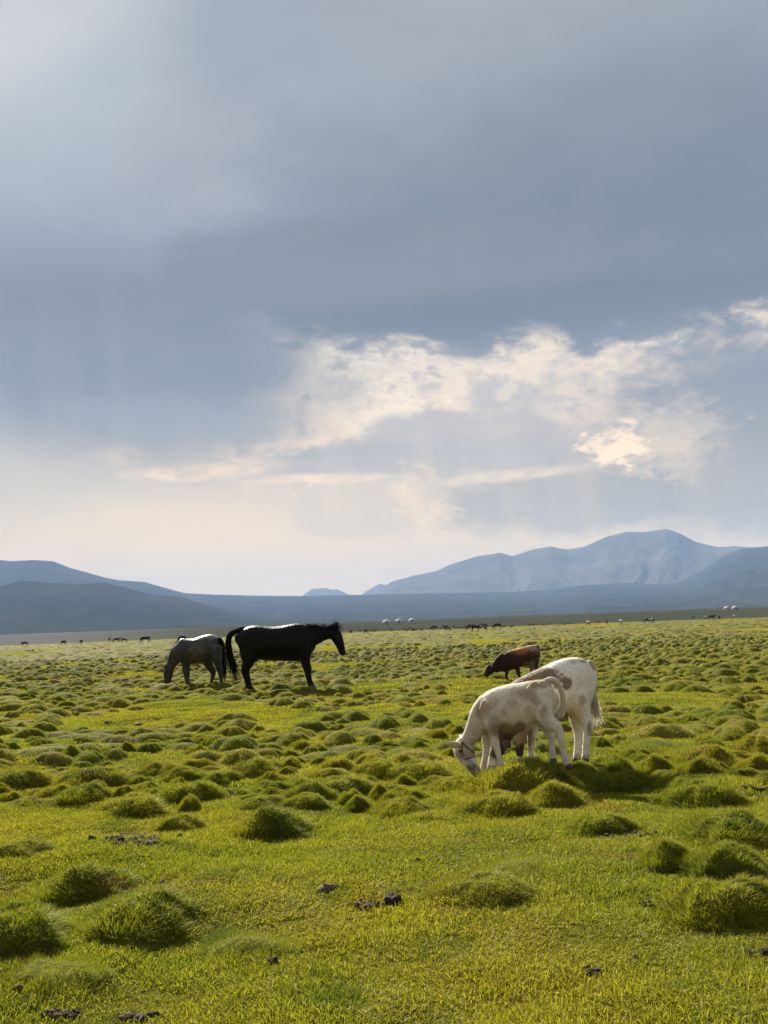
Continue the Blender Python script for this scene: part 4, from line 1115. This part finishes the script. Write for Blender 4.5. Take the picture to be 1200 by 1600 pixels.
# the near foreleg, the far one a step ahead, the hind pair
f_.loft([(769, 1112, -.08, 19, 8), (769, 1130, -.10, 14, 8), (770.5, 1146, -.11, 8.27, 5.63), (774, 1161, -.11, 6.16, 4.93), (777, 1172, -.11, 4.93, 4.22), (780, 1184, -.11, 4.05, 3.87), (782, 1192, -.11, 4.75, 4.22), (783, 1198, -.11, 5.28, 4.40)])
f_.loft([(760, 1114, .07, 17, 8), (758, 1132, .09, 13, 7), (759, 1148, .10, 7.92, 5.28), (760.5, 1163, .10, 6.34, 4.93), (759.5, 1175, .10, 4.93, 4.22), (757, 1188, .10, 4.40, 3.87), (755.5, 1197, .10, 5.10, 4.22), (754.5, 1204, .10, 5.46, 4.40)])
f_.loft([(846, 1094, -.08, 18, 10), (848, 1111, -.11, 16, 9), (856, 1126, -.12, 12, 7), (866, 1134, -.12, 10, 6), (872.5, 1141, -.12, 7.39, 4.93), (875.5, 1151, -.12, 5.63, 4.40), (878, 1164, -.12, 4.93, 4.05), (881, 1177, -.12, 4.75, 4.05), (884, 1187, -.12, 5.46, 4.40), (886, 1194, -.12, 5.81, 4.75)])
f_.loft([(844, 1100, .08, 20, 9), (846, 1118, .11, 15, 8), (850, 1132, .12, 10.5, 6.6), (857, 1143, .12, 7.04, 4.93), (861, 1153, .12, 6.16, 4.40), (862.5, 1164, .12, 4.93, 4.05), (863, 1176, .12, 4.93, 4.05), (863.5, 1185, .12, 5.46, 4.40)])
f_.loft([(822, 1130, 0, 8, 6), (813, 1139, 0, 6, 5), (808, 1143, 0, 3, 3)], k=3)
F0 = (0.66, 0.60, 0.51)
TN = (0.30, 0.205, 0.12)
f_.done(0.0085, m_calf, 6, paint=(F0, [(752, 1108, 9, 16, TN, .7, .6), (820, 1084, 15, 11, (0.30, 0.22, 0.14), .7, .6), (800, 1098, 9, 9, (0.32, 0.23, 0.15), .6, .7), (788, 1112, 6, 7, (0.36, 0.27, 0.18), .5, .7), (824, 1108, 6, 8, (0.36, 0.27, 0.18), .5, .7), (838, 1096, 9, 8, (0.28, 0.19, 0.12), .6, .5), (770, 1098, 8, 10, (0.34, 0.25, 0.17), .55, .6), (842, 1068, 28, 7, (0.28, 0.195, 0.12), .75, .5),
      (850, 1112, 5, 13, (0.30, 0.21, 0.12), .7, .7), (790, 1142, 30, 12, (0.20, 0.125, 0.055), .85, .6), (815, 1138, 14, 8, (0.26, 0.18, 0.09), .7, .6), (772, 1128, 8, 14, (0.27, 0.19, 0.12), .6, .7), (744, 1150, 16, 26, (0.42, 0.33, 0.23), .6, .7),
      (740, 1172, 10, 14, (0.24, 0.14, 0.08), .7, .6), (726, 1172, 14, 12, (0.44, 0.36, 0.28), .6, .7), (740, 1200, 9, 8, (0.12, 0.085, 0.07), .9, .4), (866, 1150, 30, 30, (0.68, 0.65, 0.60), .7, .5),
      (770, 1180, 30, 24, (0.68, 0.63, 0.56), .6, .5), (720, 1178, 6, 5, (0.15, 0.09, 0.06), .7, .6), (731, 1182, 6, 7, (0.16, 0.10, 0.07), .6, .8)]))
f_.fuzz(30000, 0.010, 0.0009, m_fuzz, 6)
for x, y, d in ((784, 1200, -.11), (754, 1207, .10), (887.5, 1197, -.12), (864, 1188, .12)):
    f_.part('hoof', [[(x, y - 3, d, 5.0, 4.2), (x + .4, y, d, 5.4, 4.6), (x + .6, y + 3, d, 5.8, 5.0)]], m_hoof, k=2)
f_.part('ear', [[(720, 1164, -.10, 3.4, 2.4), (712, 1164, -.14, 5, 2.4), (703, 1163, -.18, 4, 1.8), (696, 1162, -.21, 1, .7)]], m_calf, 10)
f_.part('ear', [[(727, 1156, .04, 3.4, 2.4), (722, 1152, .08, 4.6, 2.4), (718, 1149, .12, 1, .7)]], m_calf, 10)
f_.ball('eye', 719.5, 1174, -.108, 0.014, m_eye); f_.ball('eye', 722, 1173, .005, 0.014, m_eye)
f_.part('muzzle', [[(741.5, 1202, -.115, 8.2, 7), (745, 1207, -.12, 7.6, 6.6), (746.5, 1210, -.125, 5, 4.6)]], m_muz, 12)
f_.part('tail', [[(851, 1066, 0, 5, 5), (861, 1062.5, 0, 5, 4.6), (870, 1067, -.01, 4.4, 4.2), (876, 1078, -.02, 4, 3.8), (879.5, 1092, -.03, 3.8, 3.6), (879.5, 1105, -.04, 4, 3.8), (875.5, 1114, -.05, 4.8, 4.4), (870, 1119.5, -.06, 4.2, 4)]], m_calf, 12)
f_.strands('tail_switch', [(879, 1104, -.04), (875, 1113, -.05), (869, 1119, -.06)], 420, 0.06, 0.003, m_whair, 0.012, 11, 0.5, 0.35, dirjit=0.28)
tint_parts(f_, (0.46, 0.38, 0.28))
def rope(beast, loops, r, name, mt):
    bm = bmesh.new()
    for pts in loops:
        P = spline([beast.p(*q) for q in pts], 5)
        T = np.gradient(P, axis=0); T /= np.linalg.norm(T, axis=1, keepdims=True) + 1e-9
        prev = None
        for c, t in zip(P, T):
            a = Vector(t).cross(Vector((0.13, 0.31, 0.94))).normalized(); b2 = Vector(t).cross(a)
            ring = [bm.verts.new(Vector(c) + (a * math.cos(q) + b2 * math.sin(q)) * r) for q in np.linspace(0, 2 * math.pi, 7)[:-1]]
            if prev:
                for j in range(6): bm.faces.new((prev[j], prev[(j + 1) % 6], ring[(j + 1) % 6], ring[j]))
            prev = ring
    bmesh.ops.recalc_face_normals(bm, faces=bm.faces)
    me = bpy.data.meshes.new(name); bm.to_mesh(me); bm.free()
    return link(name, me, beast.root, mt)
rope(f_, [[(719.5, 1157, -.04), (723, 1160, -.105), (731, 1168, -.112), (740, 1175, -.108), (742, 1177, -.05), (736, 1172, .02), (727, 1163, .035), (720, 1157, 0), (719.5, 1157, -.04)],
          [(723, 1160, -.107), (722, 1170, -.118), (724, 1180, -.118), (730, 1187, -.123)],
          [(722.5, 1184, -.09), (727, 1186, -.128), (735, 1184, -.132), (742, 1181, -.10)]], 0.0058, 'halter', m_rope)

# ------------------------------------------------------------------ the far herd: small animals built in metres, standing along +X
def small_beast(kind, head, seed=0):
    """kind horse / cow / sheep, head 'down' or 'up'; returns body, tail meshes"""
    bm = bmesh.new()
    k = {'horse': 1.0, 'cow': 0.86, 'sheep': 0.46}[kind]
    fat = {'horse': 1.0, 'cow': 1.08, 'sheep': 1.35}[kind]
    def L(rows, **kw): loft(bm, [[x * k, y * k, z * k, a * k, b * k] for x, y, z, a, b in rows], segs=9, k=2, **kw)
    lo = 0.02 if kind != 'sheep' else -0.10
    L([(-0.82, 0, 1.18, .16, .12), (-0.6, 0, 1.14, .28 * fat, .24 * fat), (-0.2, 0, 1.08 + lo, .30 * fat, .28 * fat), (0.25, 0, 1.08 + lo, .30 * fat, .27 * fat), (0.55, 0, 1.12, .26 * fat, .2), (0.7, 0, 1.12, .16, .12)])
    if head == 'down':
        L([(0.55, 0, 1.15, .22, .13), (0.85, 0, 0.90, .15, .10), (1.02, 0, 0.58, .10, .08)])
        L([(1.0, 0, 0.60, .09, .07), (1.08, 0, 0.42, .10, .07), (1.14, 0, 0.20, .06, .05)])
        L([(1.0, -.07, 0.62, .03, .03), (0.96, -.12, 0.72, .01, .01)]); L([(1.0, .07, 0.62, .03, .03), (0.96, .12, 0.72, .01, .01)])
    else:
        L([(0.55, 0, 1.20, .22, .13), (0.82, 0, 1.38, .15, .10), (1.0, 0, 1.55, .10, .08)])
        L([(0.95, 0, 1.58, .10, .07), (1.1, 0, 1.46, .09, .07), (1.27, 0, 1.3, .06, .05)])
        L([(0.93, -.06, 1.6, .03, .03), (0.93, -.08, 1.72, .01, .01)]); L([(0.93, .06, 1.6, .03, .03), (0.93, .08, 1.72, .01, .01)])
    step = 0.1 * (seed % 3 - 1)
    for x, s in ((-0.62, -1), (-0.56 + step, 1), (0.5, -1), (0.56 - step, 1)):
        L([(x, s * .15, .95, .14, .09), (x + .02, s * .15, .62, .075, .06), (x - .03, s * .15, .32, .05, .045), (x, s * .15, .0, .055, .055)])
    body = fuse(bm, 0.035 * k if kind != 'sheep' else 0.025, 1)
    bm = bmesh.new()
    loft(bm, [[x * k, 0, z * k, a * k, a * k] for x, z, a in ((-.82, 1.28, .04), (-.93, 1.05, .05), (-.95, .7, .06), (-.92, .45, .03))], segs=6, k=2)
    tail = bpy.data.meshes.new('tail'); bm.to_mesh(tail); bm.free()
    return body, tail

def plain(name, c):
    m, nt = mat(name)
    tcn = nt.new('ShaderNodeTexCoord')
    n = nt.noise(tcn.outputs['Object'], 3, 3, 0.5)
    finish(nt, pbsdf(nt, nt.mix(nt.rng(n, 0.4, 0.6), c, tuple(v * 0.7 for v in c[:3]) + (1,)), 0.7, None, 0.2))
    return m
def pied(name, c1, c2):
    m, nt = mat(name)
    tcn = nt.new('ShaderNodeTexCoord')
    n = nt.noise(tcn.outputs['Object'], 1.6, 2, 0.5)
    finish(nt, pbsdf(nt, nt.mix(nt.rng(n, 0.46, 0.52), c1, c2), 0.7, None, 0.2))
    return m
mc_black = plain('far_black_coat', (0.012, 0.011, 0.011, 1)); mc_brown = plain('far_brown_coat', (0.05, 0.03, 0.018, 1))
mc_pied = pied('far_pied_coat', (0.02, 0.018, 0.018, 1), (0.45, 0.42, 0.38, 1)); mc_wool = plain('far_wool', (0.10, 0.095, 0.085, 1))
mc_pale = plain('far_pale_coat', (0.42, 0.38, 0.33, 1)); mc_wool2 = plain('far_dark_wool', (0.035, 0.032, 0.03, 1))
protos = {(k, h): small_beast(k, h, i) for i, (k, h) in enumerate([('horse', 'down'), ('horse', 'up'), ('cow', 'down'), ('cow', 'up'), ('sheep', 'down'), ('sheep', 'up')])}
meshes = {}
def far_beast(kind, head, m, px, foot, Hpx, rot, label, cat, group, parts=True):
    H = {'horse': 1.42, 'cow': 1.22, 'sheep': 0.68}[kind]
    Y = F_PX * H / (Hpx * 1.15)
    p = at_y(px, foot, Y)
    key = (kind, head, m.name)
    if key not in meshes:
        bmsh, tl_ = protos[(kind, head)]
        a = bmsh.copy(); a.materials.append(m); t = tl_.copy(); t.materials.append(m)
        meshes[key] = (a, t)
    a, t = meshes[key]
    z = float(ground_z(p[0], Y))
    if parts:
        r = empty(kind, (p[0], Y, z)); r.rotation_euler.z = R(rot)
        link('body', a, r); link('tail', t, r)
    else:
        r = link(kind, a); r.location = (p[0], Y, z); r.rotation_euler.z = R(rot)
    tag(r, label, cat, group)
FG = 'livestock grazing far out on the plain'
far = [('cow', 'down', mc_black, 38, 1009.5, 6.5, 20, 'small black cow grazing alone nearest the left edge of the plain'),
       ('cow', 'up', mc_pale, 100, 999, 5, 0, 'pale cow with a dark back behind a black cow on the left plain'),
       ('cow', 'down', mc_black, 99, 1007, 7, 65, 'black cow in front of the pale one on the left plain'),
       ('cow', 'up', mc_black, 127, 1007, 7.5, 90, 'black cow seen end on, between two groups on the left plain'),
       ('cow', 'up', mc_brown, 171, 1003.5, 4.5, 70, 'small brown cow at the left end of a row of three'),
       ('cow', 'down', mc_black, 182, 1005, 6.5, 185, 'black cow in the middle of a row of three'),
       ('cow', 'up', mc_pied, 194, 1006.5, 7.5, 180, 'black and white cow at the right end of a row of three'),
       ('horse', 'down', mc_black, 227, 1010.5, 10, 180, 'black horse grazing between the cows and the grey horse'),
       ('cow', 'down', mc_black, 548, 991.5, 6.5, 70, 'black cow just right of the face of the black horse'),
       ('cow', 'down', mc_brown, 571.5, 991.5, 6.5, 60, 'brown cow grazing in front of the left end of the flock'),
       ('horse', 'down', mc_black, 678, 986, 6.5, 180, 'dark horse grazing right of the yurts, left one of two'),
       ('horse', 'up', mc_brown, 696, 986.5, 6.5, 200, 'brown horse right of the yurts, right one of two'),
       ('horse', 'down', mc_black, 735, 982.5, 8, 180, 'black horse at the left of the group of four'),
       ('cow', 'up', mc_black, 743, 991.5, 9, 0, 'black cow standing lowest in the group of four'),
       ('horse', 'up', mc_brown, 757, 982, 6, 180, 'brown horse in the middle of the group of four'),
       ('horse', 'down', mc_black, 777, 982.5, 8.5, 180, 'black horse at the right of the group of four'),
       ('cow', 'up', mc_pied, 919, 975, 8, 110, 'white-topped black cow furthest left on the right plain'),
       ('cow', 'down', mc_black, 935, 976.5, 4.5, 90, 'small black calf shape right of the white-topped cow'),
       ('cow', 'up', mc_black, 948.5, 975, 6, 75, 'black cow head raised, left of the pied cow seen end on'),
       ('cow', 'up', mc_pied, 970.5, 974, 8, 95, 'pied cow seen end on left of the grazing pair'),
       ('cow', 'down', mc_pied, 1011, 971.5, 7.5, 180, 'pied cow grazing behind the round dark one'),
       ('cow', 'down', mc_black, 1020.5, 979, 8, 92, 'round black cow seen from behind in front of the pied one'),
       ('cow', 'up', mc_brown, 1083, 962.5, 4, 30, 'tiny brown cow alone below the right hand yurts'),
       ('cow', 'up', mc_pied, 1102, 967.5, 5.5, 120, 'pied cow at the left of the three under the right hand yurts'),
       ('horse', 'up', mc_black, 1113, 970, 7, 0, 'black horse in the middle of the three under the right hand yurts'),
       ('cow', 'down', mc_black, 1124, 968, 5.5, 60, 'black cow at the right of the three under the right hand yurts'),
       ('cow', 'up', mc_pied, 1147, 966, 5, 90, 'small pied cow straight below the right hand yurts')]
for q in far:
    far_beast(*q, q[0], FG)
sr = random.Random(3)
for i in range(120):
    px = 560 + 220 * sr.random() ** 1.0
    if sr.random() < 0.3: px = 640 + 260 * sr.random()
    Y = 300 * math.exp(sr.random() * math.log(640 / 300)); Hp = F_PX * 0.68 / Y * sr.uniform(0.85, 1.25); foot = 980
    far_beast('sheep', sr.choice(['down', 'up']), sr.choice([mc_wool, mc_wool2, mc_wool2, mc_black]), px, foot, Hp, sr.choice([0, 180, 20, 160, 90]) + sr.uniform(-20, 20),
              'tiny dark sheep of the big flock spread in front of the three yurts', 'sheep', 'flock of sheep before the yurts', parts=False)

# ------------------------------------------------------------------ yurts
m_felt, nt = mat('white_felt')
tcn = nt.new('ShaderNodeTexCoord')
n = nt.noise(tcn.outputs['Object'], 2.5, 4, 0.6)
finish(nt, pbsdf(nt, nt.mix(nt.rng(n, 0.35, 0.65), (0.36, 0.355, 0.345, 1), (0.46, 0.455, 0.44, 1)), 0.9, None, 0.1))
m_door, nt = mat('yurt_door_wood'); finish(nt, pbsdf(nt, (0.16, 0.05, 0.03, 1), 0.7, None, 0.2))
m_band, nt = mat('yurt_rope_band'); finish(nt, pbsdf(nt, (0.20, 0.16, 0.11, 1), 0.9, None, 0.1))
def lathe(name, prof, mt, parent, segs=24):
    a = np.linspace(0, 2 * np.pi, segs, endpoint=False)
    V = np.array([[r * math.cos(t), r * math.sin(t), z] for r, z in prof for t in a])
    idx = np.arange(len(prof) * segs).reshape(len(prof), segs); nx = np.roll(idx, -1, axis=1)
    return link(name, mesh_np(name, V, np.stack([idx[:-1], nx[:-1], nx[1:], idx[1:]], -1).reshape(-1, 4)), parent, mt)
for px, foot, Hp, lab, grp in ((604, 975, 7.2, 'white yurt at the left of the three beyond the flock', 1), (623.5, 975, 6.6, 'white yurt in the middle of the three beyond the flock', 1),
                               (644, 974.5, 6.2, 'pale yurt at the right of the three beyond the flock', 1), (1136.5, 954.5, 5.4, 'small greyish yurt, left one of the pair on the right', 2),
                               (1149, 954, 5.8, 'bright white yurt, right one of the pair on the right', 2)):
    Y = F_PX * 3.3 / Hp * 1.0
    p = at_y(px, foot, Y)
    r = empty('yurt', (p[0], Y, float(ground_z(p[0], Y))))
    tag(r, lab, 'yurt', 'yurts on the far plain')
    lathe('wall', [(2.9, -.3), (3.0, 0.0), (3.02, 1.55)], m_felt, r)
    lathe('roof', [(3.15, 1.52), (2.7, 1.95), (1.6, 2.75), (0.75, 3.15), (0.3, 3.28), (0.01, 3.3)], m_felt, r)
    lathe('rope_band', [(3.05, 1.2), (3.06, 1.32)], m_band, r)
    bm = bmesh.new(); bmesh.ops.create_cube(bm, size=1)
    for v in bm.verts: v.co = Vector((v.co.x * .9, v.co.y * .12, v.co.z * 1.5 + .75))
    me = bpy.data.meshes.new('door'); bm.to_mesh(me); bm.free()
    d = link('door', me, r, m_door); d.location = (0, -3.02, 0)

# ------------------------------------------------------------------ stones and dung
m_stone, nt = mat('weathered_stone')
tcn = nt.new('ShaderNodeTexCoord'); n = nt.noise(tcn.outputs['Object'], 25, 5, 0.65)
finish(nt, pbsdf(nt, nt.mix(nt.rng(n, 0.35, 0.65), (0.07, 0.045, 0.025, 1), (0.19, 0.14, 0.09, 1)), 0.9, bump(nt, n, 0.8, 0.01), 0.2))
m_dung, nt = mat('dry_dung')
tcn = nt.new('ShaderNodeTexCoord'); n = nt.noise(tcn.outputs['Object'], 35, 5, 0.7)
finish(nt, pbsdf(nt, nt.mix(nt.rng(n, 0.40, 0.62), (0.018, 0.010, 0.005, 1), (0.080, 0.044, 0.020, 1)), 0.85, bump(nt, n, 1.0, 0.012), 0.3))
m_earth, nt = mat('bare_earth')
tcn = nt.new('ShaderNodeTexCoord'); n = nt.noise(tcn.outputs['Object'], 30, 5, 0.7)
finish(nt, pbsdf(nt, nt.mix(nt.rng(n, 0.35, 0.65), (0.04, 0.024, 0.012, 1), (0.14, 0.085, 0.045, 1)), 0.95, bump(nt, n, 1.0, 0.01), 0.1))
def lump(seed, rough=0.35, flat=1.0):
    bm = bmesh.new(); bmesh.ops.create_icosphere(bm, subdivisions=3, radius=1.0)
    for v in bm.verts:
        d = v.co.normalized()
        f = 1 + 1.3 * rough * float(fbm(np.array(d.x * 1.7 + seed * 3.1 + d.z), np.array(d.y * 1.7 - d.z * 1.3), 4, seed))
        v.co = Vector((d.x * f, d.y * f, max(-0.5, d.z * f * flat)))
    me = bpy.data.meshes.new('lump'); bm.to_mesh(me); bm.free()
    me.polygons.foreach_set('use_smooth', np.ones(len(me.polygons), dtype=bool))
    return me
def on_ground(name, px, py, wpx, hpx, mt, label, cat, seed, group=None, rough=0.6):
    p = ground_hit(px, py); s = p[1] / F_PX
    o = link(name, lump(seed, rough), None, mt)
    o.scale = (wpx * s / 2, wpx * s / 2 * 0.8, hpx * s / 1.9)
    o.location = (p[0], p[1], p[2] + hpx * s * 0.10); o.rotation_euler.z = seed
    tag(o, label, cat, group)
    return o
DG = 'dung lumps lying on the grass'
on_ground('dung', 145, 1313, 14, 13, m_dung, 'round black dung lump left of the scattered dung patch', 'dung', 1, DG)
on_ground('dung', 188, 1317, 13, 14, m_dung, 'black dung lump standing up inside the scattered patch', 'dung', 2, DG)
on_ground('dung', 219, 1311, 11, 9, m_dung, 'small black dung lump at the upper edge of the patch', 'dung', 3, DG)
on_ground('dung', 236, 1318, 20, 7, m_stone, 'flat greyish lump at the lower right of the patch', 'dung', 4, DG)
on_ground('dung', 256, 1312, 9, 9, m_dung, 'first of two small black lumps right of the patch', 'dung', 5, DG)
on_ground('dung', 281, 1311, 13, 11, m_dung, 'black lump furthest right of the dung patch by the small hummock', 'dung', 6, DG)
on_ground('stone', 514, 1391, 34, 18, m_stone, 'brown weathered stone lying in the middle of the front turf', 'stone', 7, 'stones in the grass')
on_ground('dung', 614, 1412, 26, 25, m_dung, 'upright dark brown dung lump right of the brown stone', 'dung', 8, DG)
on_ground('dung', 568, 1417, 32, 9, m_dung, 'flat dark dung piece between the brown stone and the upright lump', 'dung', 9, DG)
on_ground('stone', 425, 1508, 18, 17, m_dung, 'dark stone in the lower front turf below the brown stone', 'stone', 10, 'stones in the grass')
on_ground('stone', 443, 1527, 9, 6, m_stone, 'little pale pebble right below the dark stone', 'stone', 11, 'stones in the grass')
on_ground('stone', 255, 1381, 13, 9, m_stone, 'small pale stone right of the rounded left hummock', 'stone', 12, 'stones in the grass')
on_ground('stone', 28, 1548, 13, 12, m_stone, 'small white-grey stone near the lower left corner', 'stone', 13, 'stones in the grass')
on_ground('dung', 650, 1347, 14, 9, m_dung, 'small brown dung lump in the turf below the calves', 'dung', 14, DG)
on_ground('stone', 664, 1379, 8, 5, m_stone, 'tiny pale stone under the small brown dung lump', 'stone', 15, 'stones in the grass')
on_ground('dung', 1010, 1414, 20, 10, m_dung, 'brown crumbly dung piece left of the widest right hummock', 'dung', 16, DG)
on_ground('dung', 1172, 1493, 11, 10, m_dung, 'left one of two dark lumps at the lower right edge', 'dung', 17, DG)
on_ground('dung', 1194, 1493, 16, 15, m_dung, 'right one of two dark lumps, cut by the right edge', 'dung', 18, DG)
on_ground('dung', 920, 1518, 14, 12, m_dung, 'dark lump in the lower turf below the open grass', 'dung', 19, DG)
on_ground('dung', 935, 1520, 12, 5, m_stone, 'flat brown crumb beside the dark lump in the lower turf', 'dung', 20, DG)
on_ground('stone', 992, 1497, 10, 8, m_stone, 'small greyish stone right above the dark lump', 'stone', 21, 'stones in the grass')
on_ground('dung', 168, 1130, 10, 6, m_dung, 'small black lump far back between the left hummocks', 'dung', 22, DG)
on_ground('dung', 217, 1134, 15, 7, m_dung, 'second dark lump far back between the left hummocks', 'dung', 23, DG)
on_ground('stone', 1186, 1233, 14, 5, m_stone, 'flat pale stone among hummocks at the right edge', 'stone', 28, 'stones in the grass')
k = 0
for px, py, wv, hv, t in ((1042, 1240, 13, 11, 'leftmost'), (1052, 1236, 13, 11, 'topmost'), (1063, 1238, 12, 10, 'rightmost'), (1051, 1243, 12, 8, 'lowest')):
    on_ground('stone', px, py, wv, hv, m_dung, f'{t} dark stone of the small heap beside the right hummock', 'stone', 24 + k, 'heap of dark stones'); k += 1
# crumbs of the broken dung patch: too many and too fine to count
cr = np.random.default_rng(4)
src = []
for i in range(3):
    me = lump(40 + i, 0.9); me.materials.append([m_earth, m_dung, m_stone][i]); src.append(source(me))
pts = []; sc = []
for cx, cyy, rx, ry, n in ((205, 1314, 45, 9, 260), (575, 1416, 26, 5, 50), (60, 1480, 30, 6, 60), (1015, 1416, 14, 4, 30), (1180, 1232, 22, 3, 30), (930, 1521, 22, 4, 25), (100, 1588, 30, 6, 50), (215, 1592, 30, 5, 40), (985, 1305, 60, 5, 25)):
    for _ in range(n):
        a = cr.uniform(0, 6.28); r = math.sqrt(cr.uniform(0, 1))
        p = ground_hit(cx + rx * r * math.cos(a), cyy + ry * r * math.sin(a)); q = cr.uniform(0.003, 0.013)
        pts.append((p[0], p[1], p[2] + q * 0.8)); sc.append((q * cr.uniform(.8, 1.8), q, q * 0.8))
scatter('dung_crumbs', pts, sc, cr.uniform(0, 6.28, len(pts)), cr.integers(0, 3, len(pts)), src, 'crumbled dry dung and soil scattered on the turf')

# longer grass left standing round the hooves and muzzles
pts = []; fr = np.random.default_rng(12)
bpy.context.view_layer.update()
for o in list(scene.objects):
    if o.name.split('.')[0] in ('hoof', 'muzzle') and o.parent in (f_.root, w_.root, b.root, g_.root, c_.root):
        c0 = np.array([list(v.co) for v in o.data.vertices]).mean(0) + np.array(o.parent.location)
        for _ in range(26):
            a = fr.uniform(0, 6.28); r = fr.uniform(0.02, 0.16)
            x, y = c0[0] + r * math.cos(a), c0[1] - 0.02 + r * 0.8 * math.sin(a)
            pts.append((x, y, max(float(ground_z(x, y)), c0[2] - 0.05)))
scatter('grass', pts, [(1, 1, fr.uniform(0.8, 1.35)) for _ in pts], fr.uniform(0, 6.28, len(pts)), fr.integers(0, 5, len(pts)), tn, 'uncropped grass standing round the hooves of the animals')
